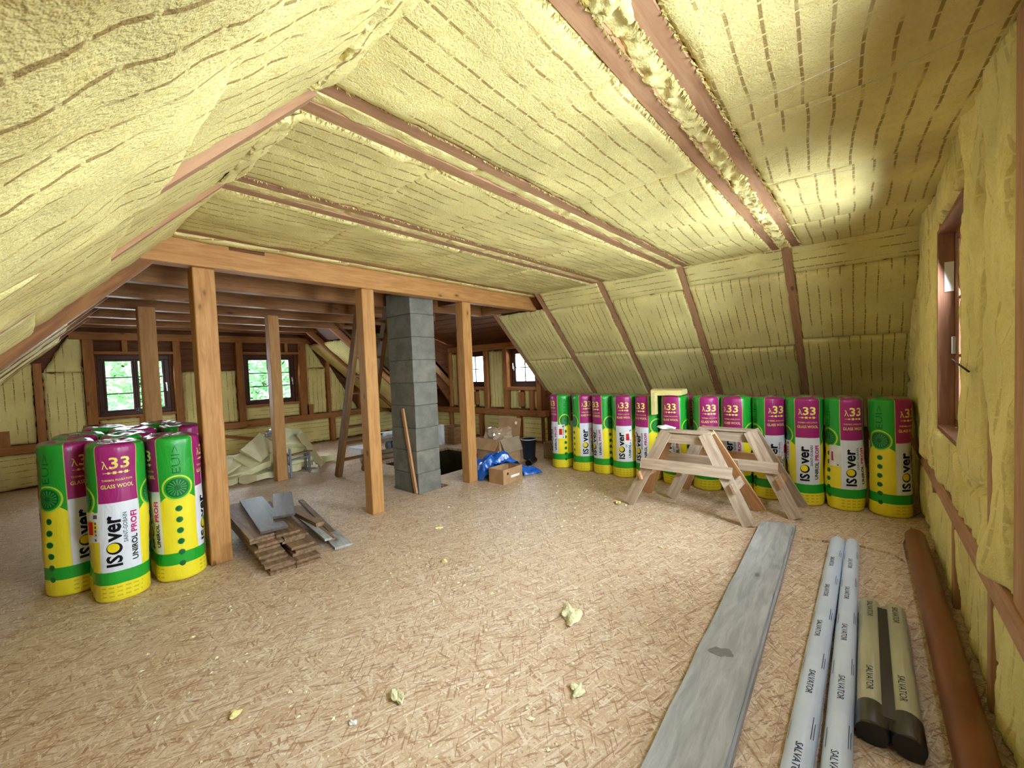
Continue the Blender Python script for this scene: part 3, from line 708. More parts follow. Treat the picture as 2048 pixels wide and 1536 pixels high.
# inner slope with its rafters
wall_slope = slab('wall_far_right', [(4.3,8.7,P2(4.3)+0.14),(6.9,8.7,P2(6.9)+0.14),(6.9,11,P2(6.9)+0.14),(4.3,11,P2(4.3)+0.14),(4.3,8.7,P2(4.3)+0.2),(6.9,8.7,P2(6.9)+0.2),(6.9,11,P2(6.9)+0.2),(4.3,11,P2(4.3)+0.2)], M_DECK, 'structure')
p2 = lambda x, y, o=0.0: A(x, y, P2(x)) + o*A(-0.9, 0, -1)/1.345
for k, (y0, y1) in enumerate(((8.85, 9.86), (9.95, 10.66))):
    batt(wall_slope, p2(4.62, y0), p2(4.62, y1), p2(6.58, y1), p2(6.58, y0), (-0.9, 0, -1), 0.05, 0.012, 0.06, 0.015, 540+k)
for y in (8.78, 9.9): board('rafter', wall_slope, p2(4.3, y, -0.02), p2(6.7, y, -0.02), 0.08, 0.12, M_STUD, side=(0, 1, 0))
# ------------------------------------------------------------------ dormer wall frame and wool
def dbox(nm, y0, y1, z0, z1, mat=M_STUD, d=0.08): return box(nm, wall_dormer, KR-d+0.02, KR+0.06, y0, y1, z0, z1, mat)
dbox('rail', 5.35, YF, 0.60, 0.74, M_STUD, 0.10); dbox('header', 5.35, 8.48, 2.17, 2.32, M_STUD, 0.12)
for (y0, y1, z0, z1) in ((8.1, 8.2, 0.74, 2.17), (7.10, 7.22, 0.74, 2.17), (6.45, 6.58, 0.74, 2.17), (5.5, 5.6, 0.74, 2.17), (7.5, 7.62, 0.82, 1.15), (6.0, 6.12, 0.82, 1.15), (5.72, 5.8, 0.74, 1.2), (8.5, 8.58, 0, 0.6), (7.35, 7.45, 0, 0.6), (6.1, 6.2, 0, 0.6)): dbox('stud', y0, y1, z0, z1)
dbox('sill', 7.2, 8.1, 1.20, 1.27, M_STUD, 0.1); dbox('sill', 5.6, 6.45, 1.20, 1.27, M_STUD, 0.1)
def dbatt(y0, y1, z0, z1, seed, level=False):
    x = KR-0.01
    a, b, c, d = (x, y0, z0), (x, y1, z0), (x, y1, z1), (x, y0, z1)
    if level: a, b, c, d = a, d, c, b
    batt(wall_dormer, a, b, c, d, (-1, 0, 0), 0.05, 0.012, 0.05, 0.012, seed)
dbatt(6.59, 7.09, 0.76, 2.15, 601); dbatt(7.23, 7.5, 0.76, 1.19, 602); dbatt(7.63, 8.09, 0.76, 1.19, 603); dbatt(8.2, 8.46, 0.76, 2.15, 604); dbatt(6.13, 6.44, 0.76, 1.19, 605); dbatt(5.81, 6.0, 0.76, 1.19, 606); dbatt(5.61, 5.72, 0.76, 1.19, 607)
for k, (y0, y1) in enumerate(((5.4, 6.09), (6.21, 7.34), (7.46, 8.49), (8.59, 9.7), (9.7, 10.6))): dbatt(y0, y1, 0.03, 0.59, 610+k, True)

# ------------------------------------------------------------------ posts, beam and far joists
def post(x0, x1, y0, y1, z1, label):
    o = box('timber_post', None, x0, x1, y0, y1, 0, z1, M_PINE, 0.007); tag(o, label, 'post', 'pine posts'); return o
post(1.00, 1.17, 4.55, 4.72, 2.72, 'thick pine post beside the left cluster of wool rolls')
post(2.615, 2.775, 4.52, 4.68, 2.72, 'knotty pine post in the middle, in front of the ladder')
post(4.23, 4.40, 4.53, 4.69, 2.72, 'pine post between chimney and blue foil bag')
post(2.575, 2.735, 7.34, 7.50, 2.72, 'pine post standing in front of the wool offcut heap')
post(0.99, 1.17, 7.30, 7.46, 2.72, 'pine post in front of the far left window')
beam = box('timber_beam', None, 0.62, 6.02, YB, YB+0.16, 2.72, 2.96, M_PINE, 0.006); tag(beam, 'long pine cross beam carried by three posts', 'beam')
box('bracket', beam, 1.28, 1.58, YB-0.01, YB+0.0, 2.905, 2.955, M_DECK)
fc = slab_box('ceiling_far', 0.2, 6.2, YB+0.1, 11.0, 3.0, 3.09, M_DECK); tag(fc, 'bare brown boarding over the far joists')
for y, x1 in ((5.60, 5.7), (6.66, 5.4), (7.70, 5.4), (8.80, 5.2), (9.85, 4.9), (10.4, 4.8)):
    box('joist', fc, 0.6, x1, y-0.07, y+0.07, 2.72, 2.93, M_JOIST)
    box('batten', fc, 0.6, x1, y+0.2, y+0.3, 2.96, 2.995, M_JOIST)
box('purlin', fc, 4.6, 4.75, 4.9, 10.6, 2.80, 3.0, M_DECK)
box('purlin', wall_right, XR-0.02, XR+0.12, YB+0.16, 5.5, 2.72, 2.9, M_JOIST)

# ------------------------------------------------------------------ lettering
_txt = {}
def text_flat(s, size, bold=0.0, step=0.018, maxdim=None, spacing=1.0):
    k = (s, size, bold, spacing)
    if k in _txt: return _txt[k]
    cu = bpy.data.curves.new('t', 'FONT'); cu.body = s; cu.size = 1.0; cu.resolution_u = 2; cu.offset = bold; cu.fill_mode = 'BOTH' ; cu.dimensions = '2D'; cu.space_character = spacing
    ob = bpy.data.objects.new('t', cu); COL.objects.link(ob)
    dg = bpy.context.evaluated_depsgraph_get(); ev = ob.evaluated_get(dg); me = ev.to_mesh()
    bm = bmesh.new(); bm.from_mesh(me); ev.to_mesh_clear()
    bpy.data.objects.remove(ob); bpy.data.curves.remove(cu)
    bmesh.ops.scale(bm, vec=(size, size, size), verts=bm.verts[:])
    ys = [v.co.y for v in bm.verts] or [0, 0]; xs = [v.co.x for v in bm.verts] or [0, 0]
    y = math.ceil(min(ys)/step)*step
    while y < max(ys):
        bmesh.ops.bisect_plane(bm, geom=bm.verts[:]+bm.edges[:]+bm.faces[:], plane_co=(0, y, 0), plane_no=(0, 1, 0)); y += step
    bmesh.ops.triangulate(bm, faces=bm.faces[:])
    bm.verts.index_update()
    V = np.array([v.co[:2] for v in bm.verts]).reshape(-1, 2); F = [[v.index for v in f.verts] for f in bm.faces]
    bm.free()
    V[:, 0] -= min(xs) ; w_ = max(xs)-min(xs)
    _txt[k] = (V, F, w_); return _txt[k]
def disc(r, n=20, sx=1.0, sy=1.0):
    V = [(0, 0)] + [(r*0.5*sx*math.cos(2*math.pi*k/n), r*0.5*sy*math.sin(2*math.pi*k/n)) for k in range(n)] + [(r*sx*math.cos(2*math.pi*k/n), r*sy*math.sin(2*math.pi*k/n)) for k in range(n)]
    F = [(0, 1+k, 1+(k+1) % n) for k in range(n)] + [(1+k, 1+n+k, 1+n+(k+1) % n, 1+(k+1) % n) for k in range(n)]
    return np.array(V), F
def rect(w_, h, nx=6):
    V = [(w_*(i/nx-0.5), h*(j-0.5)) for j in (0, 1) for i in range(nx+1)]
    F = [(i, i+1, i+nx+2, i+nx+1) for i in range(nx)]; return np.array(V), F
class Print:
    """collects flat print (s across, z up) by ink"""
    def __init__(s): s.V = []; s.F = []; s.I = []; s.Z = []; s.n = 0
    def add(s, V, F, ink, x, z, rot=False, lift=0.0, flip=False):
        V = np.array(V, float)
        if rot: V = np.stack([-V[:, 1], V[:, 0]], -1)
        V = V + A(x, z); s.V.append(V); s.Z.append(np.full(len(V), lift))
        s.F += [tuple(i+s.n for i in f) for f in F]; s.I += [ink]*len(F); s.n += len(V)
    def text(s, t, size, ink, x, z, rot=False, bold=0.0, centre=False, fit=None, step=0.018, sxy=1.0, lift=0.0):
        V, F, w_ = text_flat(t, size, bold, step); V = V.copy()
        if fit: V[:, 0] *= fit/w_; w_ = fit
        if centre: V[:, 0] -= w_/2
        s.add(V, F, ink, x, z, rot, lift)
    def arrays(s): return np.concatenate(s.V), np.concatenate(s.Z), s.F, s.I
INKS = [M_INKBLACK, M_INKPINK, M_INKYEL, M_INKGREY, M_INKGREEN, M_INKLOGO, M_INKRED, M_PAPER]
def label_print():
    p = Print()
    # reading upwards: I S O v e r
    bx = 0.005
    p.text('IS', 0.125, 0, bx, 0.285, True, 0.03, fit=0.085)
    V, F = disc(0.047); p.add(V, F, 0, bx-0.040, 0.425)
    V, F = disc(0.036); p.add(V, F, 5, bx-0.046, 0.430, lift=0.0006)
    p.text('ver', 0.150, 0, bx, 0.478, True, 0.03, fit=0.205)
    p.text('SAINT-GOBAIN', 0.036, 3, 0.045, 0.46, True, 0.012, fit=0.235)
    p.text('UNIROL', 0.052, 0, 0.103, 0.305, True, 0.03, fit=0.20)
    p.text('PROFI', 0.052, 1, 0.103, 0.525, True, 0.03, fit=0.17)
    # magenta panel
    p.text('\u03bb', 0.085, 2, -0.088, 1.045, False, 0.004, fit=0.04)
    p.text('33', 0.125, 2, -0.043, 1.045, False, 0.02, fit=0.125)
    V, F = rect(0.17, 0.004); p.add(V, F, 2, 0.0, 1.012)
    for k, w_ in enumerate((0.016, 0.022, 0.020, 0.024)):
        V, F = rect(w_, 0.016 + 0.006*(k % 2)); p.add(V, F, 2, -0.048+k*0.036, 1.012, lift=0.0003)
    p.text('THERMAL INSULATION', 0.022, 2, 0.0, 0.948, False, 0.004, True, fit=0.19)
    p.text('GLASS WOOL', 0.042, 2, 0.0, 0.893, False, 0.016, True, fit=0.205)
    # outlined marks on the green panel, half a period away
    for sgn in (1,):
        g = PER/2
        p.text('EUI>', 0.085, 4, g+0.03, 0.925, True, -0.012, fit=0.235)
    return p.arrays()
LP = label_print()
def stadium(s):
    s = (np.asarray(s, float)+PERI/2) % PERI-PERI/2
    q = math.pi*RR/2; a = np.abs(s); sg = np.where(s < 0, -1.0, 1.0)
    th1 = a/RR; th2 = (a-q-RL)/RR
    x = np.where(a < q, RR*np.sin(th1), np.where(a < q+RL, RR, RR*np.cos(th2)))
    y = np.where(a < q, -RL/2-RR*np.cos(th1), np.where(a < q+RL, -RL/2+(a-q), RL/2+RR*np.sin(th2)))
    nx = np.where(a < q, np.sin(th1), np.where(a < q+RL, 1.0, np.cos(th2))); ny = np.where(a < q, -np.cos(th1), np.where(a < q+RL, 0.0, np.sin(th2)))
    return x*sg, y, nx*sg, ny
def roll_surface(s, z, seed, lift=0.0):
    x, y, nx, ny = stadium(s); z = np.asarray(z, float)
    ph = (np.asarray(s, float)+PERI/2) % PERI
    per = np.minimum(ph, PERI-ph)          # seam-free noise coordinate
    bul = 0.010*vnoise(per*5, z*3.0, seed)+0.005*vnoise(per*14, z*9, seed+2)
    rd = 0.03; top = np.clip((z-(ROLL_H-rd))/rd, 0, 1); bot = np.clip((rd-z)/rd, 0, 1)
    inset = rd*(1-np.sqrt(np.maximum(0, 1-top**2)))+rd*0.8*(1-np.sqrt(np.maximum(0, 1-bot**2)))
    e = bul-inset+lift - 0.004
    return x+nx*e, y+ny*e, z
def make_roll(cx, cy_, rot, s0, seed, label, group, lean=(0, 0), sticker=None, dz=0.0):
    NS = 72; zs = np.concatenate([[0, 0.006, 0.015, 0.03], np.linspace(0.07, ROLL_H-0.07, 15), [ROLL_H-0.03, ROLL_H-0.015, ROLL_H-0.006, ROLL_H]])
    s = np.linspace(-PERI/2, PERI/2, NS+1)      # seam doubled at the back for clean coordinates
    S, Z = np.meshgrid(s, zs); X, Y, ZZ = roll_surface(S, Z, seed)
    V = [np.stack([X, Y, ZZ], -1).reshape(-1, 3)]; U = [np.stack([S-s0, Z], -1).reshape(-1, 2)]
    m1 = NS+1; F = []
    for j in range(len(zs)-1):
        for i in range(NS): F.append((j*m1+i, j*m1+i+1, (j+1)*m1+i+1, (j+1)*m1+i))
    base = len(zs)*m1; top0 = (len(zs)-1)*m1
    rx = X[-1]; ry = Y[-1]
    for k, (fr, dzz) in enumerate(((0.82, 0.006), (0.6, 0.004), (0.38, -0.004), (0.16, 0.004), (0.02, 0.0))):
        yy = np.clip(ry, -RL/2, RL/2)*(0.4+0.6*fr)
        x2 = rx*fr; y2 = yy+(ry-yy)*fr
        z2 = ROLL_H+dzz+0.010*vnoise(x2*16, y2*16, seed+9)*(1 if k else 0.5)
        V.append(np.stack([x2, y2, z2], -1)); U.append(np.stack([s-s0, np.full(m1, ROLL_H+RR*(1-fr))], -1))
        prev = top0 if k == 0 else base+(k-1)*m1; cur = base+k*m1
        for i in range(NS): F.append((prev+i, prev+i+1, cur+i+1, cur+i))
    F.append(tuple(reversed(range(NS))))
    M = Matrix.Translation((cx, cy_, dz)) @ Matrix.Rotation(rot, 4, 'Z') @ Matrix.Rotation(lean[0], 4, 'X') @ Matrix.Rotation(lean[1], 4, 'Y')
    o = link('glass_wool_roll', mesh('glass_wool_roll', np.concatenate(V).tolist(), F, True, np.concatenate(U)), M_WRAP, None, M)
    tag(o, label, 'wool roll', group)
    PV, PZ, PF, PI = LP; vs_, fs, ink = [], [], []
    for k in (-1, 0, 1):
        X, Y, Z = roll_surface(PV[:, 0]+s0+k*PER, PV[:, 1], seed, 0.0022+PZ)
        off = len(vs_)*len(PV) if False else sum(len(a) for a in vs_)
        vs_.append(np.stack([X, Y, Z], -1)); fs += [tuple(i+off for i in f) for f in PF]; ink += PI
    me = mesh('lettering', np.concatenate(vs_).tolist(), fs)
    for m in INKS: me.materials.append(m)
    me.polygons.foreach_set('material_index', ink)
    tag(link('lettering', me, None, o, M), kind='stuff')
    if sticker:
        sx, sz = sticker; p = Print()
        V_, F_ = rect(0.125, 0.23, 8); p.add(V_, F_, 7, sx, sz)
        V_, F_ = rect(0.05, 0.10, 6); V_[:, 0] *= np.where(np.abs(V_[:, 1]) > 0.02, 1.0, 0.6); p.add(V_, F_, 6, sx-0.01, sz-0.005, lift=0.0008)
        V_, F_ = rect(0.03, 0.03, 3); p.add(V_, F_, 3, sx+0.035, sz+0.085, lift=0.0008)
        V_, F_ = rect(0.014, 0.02, 3); p.add(V_, F_, 3, sx+0.03, sz-0.095, lift=0.0008)
        for k in range(4):
            V_, F_ = rect(0.012, 0.018, 2); p.add(V_, F_, 3, sx+0.036, sz+0.035-0.03*k, lift=0.0008)
        a, b, c, d = p.arrays(); X, Y, Z = roll_surface(a[:, 0], a[:, 1], seed, 0.0035+b)
        me = mesh('sticker', np.stack([X, Y, Z], -1).tolist(), c)
        for m in INKS: me.materials.append(m)
        me.polygons.foreach_set('material_index', d); tag(link('sticker', me, None, o, M), kind='stuff')
    return o
ORD = ['first', 'second', 'third', 'fourth', 'fifth', 'sixth', 'seventh', 'eighth', 'ninth', 'tenth', 'eleventh', 'twelfth']
row = [(3.96, -0.085, (0.10, 0.62), None), (3.54, 0.165, None, None), (3.165, -0.06, None, None), (2.815, 0.075, (0.14, 0.62), None), (2.455, -0.045, (-0.16, 0.60), None), (2.045, 0.0, None, None),
       (1.62, 0.075, None, None), (1.26, -0.02, None, None), (0.91, 0.11, (0.24, 0.62), None), (0.545, 0.05, (-0.20, 0.62), None), (0.18, 0.10, (-0.085, 0.60), None), (-0.195, 0.17, None, None)]
extra = {0: ', white sticker on its side', 5: ', wool slab lying on it', 10: ', white sticker with red mark', 11: ', standing in the gable corner', 6: ', behind the trestles', 7: ', behind the trestles', 8: ', right trestle before it', 9: ', full label facing the room', 1: '', 2: '', 3: ', small red mark on label', 4: ', left of the trestles'}
for k, (y, s0, st, _) in enumerate(row):
    make_roll(5.70+RR+RL/2+0.0+0.01*(k % 3), y, -math.pi/2, s0, 20+k, '%s wool roll from the far end of the row%s' % (ORD[k], extra[k]), 'wool rolls lined up under the right slope', (0, rng.uniform(-0.012, 0.012)), st)
LC = [(0.415, 4.43, -0.02, 'front wool roll of the left cluster, whole white label facing the room', (-0.20, 0.60)),
      (0.80, 4.44, 0.235, 'wool roll touching the left post, green emblem side facing the room', None),
      (0.185, 4.90, 0.10, 'leftmost wool roll of the left cluster, half hidden by the front roll', None),
      (0.585, 5.01, 0.2, 'wool roll of the left cluster standing just behind the two front ones', None),
      (0.30, 5.50, 0.0, 'wool roll at the left back of the cluster, only its crumpled top seen', None),
      (0.68, 5.60, 0.1, 'wool roll in the middle back of the left cluster, only its top seen', None),
      (1.06, 5.45, 0.05, 'wool roll at the back of the left cluster, hidden behind the thick post', None),
      (0.98, 6.05, 0.15, 'rear wool roll of the left cluster, nearest to the far windows', None),
      (0.52, 6.19, 0.25, 'rear left wool roll of the left cluster, farthest to the left', None)]
for k, (x, y, s0, lab, st) in enumerate(LC):
    make_roll(x, y+RR+RL/2, 0, s0, 60+k, lab, 'wool rolls clustered by the left post', (rng.uniform(-0.01, 0.01), rng.uniform(-0.015, 0.015)), st)

# ------------------------------------------------------------------ chimney of hollow blocks
chim = empty('chimney', (3.69, 5.07, 0), 'grey concrete block chimney rising through the floor', 'chimney')
cx0, cx1, cy0, cy1 = 3.48, 3.885, 4.78, 5.36
link('mortar_core', box_mesh('mortar_core', cx1-cx0-0.016, cy1-cy0-0.016, 3.0), M_MORTAR, chim, Matrix.Translation(((cx0+cx1)/2, (cy0+cy1)/2, 1.455)))
z = -0.05; k = 0
blk = box_mesh('block', cx1-cx0, cy1-cy0, 0.312, 0.007, 2)
blk.materials.append(M_BLOCK)
while z < 2.65:
    jx, jy = rng.uniform(-0.004, 0.004), rng.uniform(-0.004, 0.004)
    link('block', blk, None, chim, Matrix.Translation(((cx0+cx1)/2+jx, (cy0+cy1)/2+jy, z+0.156)) @ Matrix.Rotation(rng.uniform(-0.006, 0.006), 4, 'Z')); z += 0.322; k += 1
st = board('wooden_stick', None, (3.452, 4.80, 0.0), (3.452, 5.03, 1.19), 0.045, 0.03, M_TREST2, side=(0, 1, 0)); tag(st, 'thin wooden batten leaning against the chimney', 'batten')

# ------------------------------------------------------------------ ladder
lad = empty('ladder', (3.55, 6.75, 0), 'brown wooden ladder leaning on a joist behind the middle post', 'ladder')
b0, b1 = Vector((3.31, 6.76, 0)), Vector((3.31, 5.76, 2.86)); dx = Vector((0.48, 0, 0))
for o in (Vector((0, 0, 0)), dx): board('rail', lad, b0+o, b1+o, 0.12, 0.075, M_LADDER, side=(0, 1, 0.35))
for k in range(9):
    t = 0.10+k*0.098; p = b0.lerp(b1, t)
    board('rung', lad, p+Vector((0.02, 0, 0)), p+dx-Vector((0.02, 0, 0)), 0.075, 0.026, M_LADDER, side=(0, 1, 0.25))

# ------------------------------------------------------------------ trestles
def trestle(x0, x1, y0, y1, xt, yt0, yt1, zt, label, mats, feet):
    """x0/x1 feet near and far side, y0/y1 feet along; top rail at xt from yt0 to yt1"""
    t = empty('trestle', ((x0+x1)/2, (y0+y1)/2, 0), label, 'trestle', 'low board trestles in front of the wool rolls')
    k = 0
    for sx, xb in ((-1, x0), (1, x1)):
        for yb, ytt in ((y0, yt0), (y1, yt1)):
            top = Vector((xt+sx*0.075, ytt, zt)); bot = Vector((xb, yb, 0.012)); dr = (bot-top).normalized()
            nrm = Vector((sx, 0, 0.45)).normalized(); side = dr.cross(nrm)
            board('leg', t, top-dr*0.02, bot, 0.132, 0.022, mats[k % len(mats)], side=side); k += 1
    def mid(xb, yb, ytt, sx, z): 
        top = Vector((xt+sx*0.075, ytt, zt)); bot = Vector((xb, yb, 0.0)); return bot.lerp(top, z/zt)
    for sx, xb, z in ((-1, x0, 0.50), (1, x1, 0.52)):
        a = mid(xb, y0, yt0, sx, z); b = mid(xb, y1, yt1, sx, z); e = (b-a).normalized(); off = Vector((sx*0.026, 0, 0.006))
        board('brace', t, a-e*0.10+off, b+e*0.09+off, 0.125, 0.022, mats[(k+1) % len(mats)], side=(sx*-0.35, 0, 1)); k += 1
    board('side_rail', t, (xt-0.05, yt0+0.03, zt-0.06), (xt-0.05, yt1-0.03, zt-0.06), 0.11, 0.022, M_TREST, side=(0, 0, 1))
    board('side_rail', t, (xt+0.05, yt0+0.03, zt-0.06), (xt+0.05, yt1-0.03, zt-0.06), 0.11, 0.022, M_TREST, side=(0, 0, 1))
    board('top_board', t, (xt, yt0+0.06, zt+0.018), (xt, yt1-0.06, zt+0.018), 0.16, 0.022, M_TREST, side=(1, 0, 0))
    for (yy, ytt, zz) in feet:
        a = mid(x0, yy, ytt, -1, zz); b = mid(x1, yy, ytt, 1, zz); off = Vector((0, -0.03 if yy < 1.4 else 0.03, 0))
        board('end_cleat', t, a+off-Vector((0.06, 0, 0)), b+off+Vector((0.06, 0, 0)), 0.10, 0.024, mats[k % len(mats)], side=(0, 0.45, 1)); k += 1
    return t
trestle(4.66, 5.20, 2.20, 0.90, 4.93, 1.80, 1.36, 0.87, 'low board trestle nearest the camera, pale end block', [M_TREST, M_TREST, M_TREST2, M_TREST2, M_TREST2], [(0.90, 1.36, 0.36), (2.20, 1.80, 0.36)])
trestle(5.14, 5.62, 1.86, 0.56, 5.38, 1.50, 1.00, 0.86, 'low board trestle standing between the first one and the wool rolls', [M_TREST, M_TREST, M_TREST2, M_TREST], [(0.56, 1.00, 0.36), (1.86, 1.50, 0.36)])

def scrap(name, loc, size, mat, seed, label, cat, group=None, flat=0.5, sub=2):
    bm = bmesh.new(); bmesh.ops.create_icosphere(bm, subdivisions=sub, radius=1.0)
    rr = random.Random(seed); ph = [rr.uniform(0, 9) for _ in range(6)]
    for v in bm.verts:
        c = v.co; f = 1+0.35*math.sin(3.1*c.x+ph[0])*math.sin(2.7*c.y+ph[1])+0.28*math.sin(5.3*c.y+ph[2]+2*c.z)+0.13*rr.uniform(-1, 1)
        v.co = Vector((c.x*size[0]*f, c.y*size[1]*f, max(0.0, (c.z*0.5+0.45)*size[2]*(0.7+0.5*f)) if flat else c.z*size[2]*f))
    o = link(name, bm_mesh(name, bm, False), mat, None, Matrix.Translation(loc) @ Matrix.Rotation(rr.uniform(0, 6), 4, 'Z'))
    tag(o, label, cat, group); return o
scrap('paper_scrap', (4.90, 1.83, 0.902), (0.055, 0.09, 0.05), M_PAPER, 5, 'crumpled white paper on the left end of the trestle', 'paper')

# ------------------------------------------------------------------ long planks, pipes, sheet on the floor
pl = board('plank', None, (0.9, 0.545, 0.067), (4.70, 0.675, 0.067), 0.272, 0.028, M_GREYB, bevel=0.004, cuts=14, rough=0.004, seed=2); tag(pl, 'long weathered grey plank lying on top at the right', 'plank')
pl2 = board('plank', None, (1.0, 0.505, 0.0265), (4.84, 0.63, 0.0265), 0.20, 0.05, M_GREYB, bevel=0.004, cuts=14, rough=0.003, seed=3); tag(pl2, 'grey plank lying underneath the long weathered plank', 'plank')
V_ = []
bm = bmesh.new()
for i in range(20):
    a = 2*math.pi*i/20; r = 1+0.25*math.sin(2*a+1)+0.15*math.sin(5*a)
    V_.append(bm.verts.new((0.05*r*math.cos(a), 0.045*r*math.sin(a), 0)))
bm.faces.new(V_)
link('wet_stain', bm_mesh('wet_stain', bm), plain('grey_stain', rgb(128, 124, 118), 0.8), pl, Matrix.Translation((2.42, 0.62, 0.0822)) @ Matrix.Rotation(1.75, 4, 'Z'))

def sheet(name, pts, z, t, mat, label, cat):
    n = len(pts); vs_ = [(x, y, z) for x, y in pts]+[(x, y, z+t) for x, y in pts]
    f = [tuple(reversed(range(n))), tuple(range(n, 2*n))]+[(i, (i+1) % n, n+(i+1) % n, n+i) for i in range(n)]
    bm = bmesh.new(); bv = [bm.verts.new(v) for v in vs_]
    for q in f: bm.faces.new([bv[i] for i in q])
    bmesh.ops.recalc_face_normals(bm, faces=bm.faces[:])
    o = link(name, bm_mesh(name, bm), mat); tag(o, label, cat); return o
sheet('osb_offcut', [(4.66, -0.17), (4.52, -0.24), (4.95, -0.24), (5.5, -0.33), (5.62, 0.36), (4.62, 0.46), (4.70, 0.05)], 0.001, 0.018, M_OSB, 'strand board offcut lying in front of the last wool rolls', 'board')
sheet('osb_strip', [(1.0, 0.30), (4.55, 0.36), (4.55, 0.50), (1.0, 0.44)], 0.0005, 0.005, M_OSB, 'narrow strand board strip between plank and white pipes', 'board')

def pipe_print(strs, r, inkmat, parent, M, name='lettering'):
    """strs: (text,size,axial,angle,dirn,fit); axis along local z"""
    vs_, fs = [], []
    for (t, size, ax, ang, dr, fit) in strs:
        if t == '-':
            V, F = rect(fit, size, 2)
        else:
            V, F, w_ = text_flat(t, size, 0.006, 0.012); V = V.copy(); V[:, 0] *= fit/w_; V[:, 0] -= fit/2
        a = ang - V[:, 1]/r*dr
        P = np.stack([(r+0.0012)*np.cos(a), (r+0.0012)*np.sin(a), ax+V[:, 0]*dr], -1); off = sum(len(q) for q in vs_)
        vs_.append(P); fs += [tuple(i+off for i in f) for f in F]
    return tag(link(name, mesh(name, np.concatenate(vs_).tolist(), fs), inkmat, parent, M), kind='stuff')
def wrapped_pipe(p0, p1, r, label, group, mat, seed, up):
    L = (Vector(p1)-Vector(p0)).length; M = axis_matrix(p0, p1)
    prof = [(r*0.80, 0.0), (r*0.97, 0.006), (r, 0.02)]+[(r*(1+0.012*math.sin(k*1.7+seed)), 0.02+(L-0.04)*k/24) for k in range(1, 24)]+[(r, L-0.02), (r*0.97, L-0.006), (r*0.8, L)]
    o = lathe('wrapped_pipe', prof, 28, mat, None, M); tag(o, label, 'pipe', group)
    # angle that faces up and towards the camera
    R3 = M.to_3x3(); upv = R3.transposed() @ Vector(up).normalized(); a0 = math.atan2(upv.y, upv.x)
    strs = []; rr = random.Random(seed); t = 0.28
    while t < L-0.2:
        strs.append(('SALVATOR', 0.036, t, a0+rr.uniform(-0.25, 0.1), -1, 0.19))
        strs.append(('-', 0.003, t+0.22, a0+0.9, -1, 0.14)); strs.append(('-', 0.003, t+0.21, a0+1.1, -1, 0.10)); strs.append(('-', 0.003, t+0.17, a0-0.7, -1, 0.12))
        t += 0.52
    pipe_print(strs, r, M_BLUEGREY, o, M); return o
wrapped_pipe((1.1, 0.225, 0.054), (4.58, 0.198, 0.054), 0.053, 'long pipe in white printed foil, the one nearer the plank', 'white wrapped pipes', M_WHITEFOIL, 1, (0, 0.25, 1))
wrapped_pipe((1.15, 0.098, 0.052), (4.60, 0.098, 0.052), 0.050, 'long pipe in white printed foil, the one nearer the gable wall', 'white wrapped pipes', M_WHITEFOIL, 4, (-0.2, 0.15, 1))
# film sleeve holding the far ends together
slv = link('film_sleeve', None)
COL.objects.unlink(slv); bpy.data.objects.remove(slv)
# short bundle: two cream tubes side by side in clear film with black ends
bun = empty('tube_bundle', (2.9, -0.06, 0), 'short film-wrapped bundle of two cream tubes with black ends', 'tubes')
for y in (0.0, -0.118):
    p0, p1 = (2.40, y-0.012, 0.056), (3.50, y-0.012, 0.056); M = axis_matrix(p0, p1)
    o = lathe('tube', [(0.050, 0), (0.054, 0.004), (0.054, 1.096), (0.050, 1.10)], 24, M_CREAMFOIL, bun, M)
    R3 = M.to_3x3(); upv = R3.transposed() @ Vector((0, 0.15, 1)); a0 = math.atan2(upv.y, upv.x)
    pipe_print([('SALVATOR', 0.038, 0.22, a0-0.2, -1, 0.2), ('SALVATOR', 0.038, 0.95, a0-0.1, -1, 0.2)], 0.054, M_BLACK, o, M)
    lathe('end_cap', [(0.054, -0.10), (0.057, -0.09), (0.057, 0.05), (0.055, 0.055)], 24, M_BLACK, bun, M)
board('gap_shade_strip', bun, (2.38, -0.07, 0.088), (3.42, -0.07, 0.088), 0.045, 0.02, M_BLACK, side=(0, 1, 0))  # black strip added to paint the shade in the gap between the tubes
# clear film round the bundle
def stadium_tube(name, x0, x1, yc, zc, hw, r, mat, parent, seed):
    pts = []
    for k in range(16): a = -math.pi/2+math.pi*k/15; pts.append((hw+r*math.cos(a), r*math.sin(a)))
    for k in range(16): a = math.pi/2+math.pi*k/15; pts.append((-hw+r*math.cos(a), r*math.sin(a)))
    n = len(pts); xs = np.linspace(x0, x1, 24); vs_, fs = [], []
    for i, x in enumerate(xs):
        for k, (a, b) in enumerate(pts):
            q = 1+0.03*float(vnoise(x*14, k*0.7, seed)); vs_.append((x, yc+a*q, max(0.001, zc+b*q)))
    for i in range(len(xs)-1):
        for k in range(n): fs.append((i*n+k, i*n+(k+1) % n, (i+1)*n+(k+1) % n, (i+1)*n+k))
    return link(name, mesh(name, vs_, fs, True), mat, parent)
stadium_tube('film', 2.27, 3.53, -0.07, 0.061, 0.06, 0.060, M_CLEAR, bun, 3)
# brown drain pipe along the gable
bp0, bp1 = (0.7, -0.325, 0.0725), (5.02, -0.325, 0.0725); bpr = empty('drain_pipe', (2.9, -0.325, 0), 'long reddish-brown plastic drain pipe along the foot of the gable', 'pipe')
Mx = axis_matrix(bp0, bp1); Lb = 4.32
lathe('pipe_wall', [(0.064, Lb), (0.070, Lb), (0.0705, Lb-0.01), (0.0705, 0.15), (0.0705, 0.14), (0.0715, 0.0), (0.064, 0.0)], 36, M_PIPEB, bpr, Mx, cap=False)
lathe('pipe_bore', [(0.064, 0.0), (0.064, Lb)], 36, M_PIPEB, bpr, Mx, cap=False)

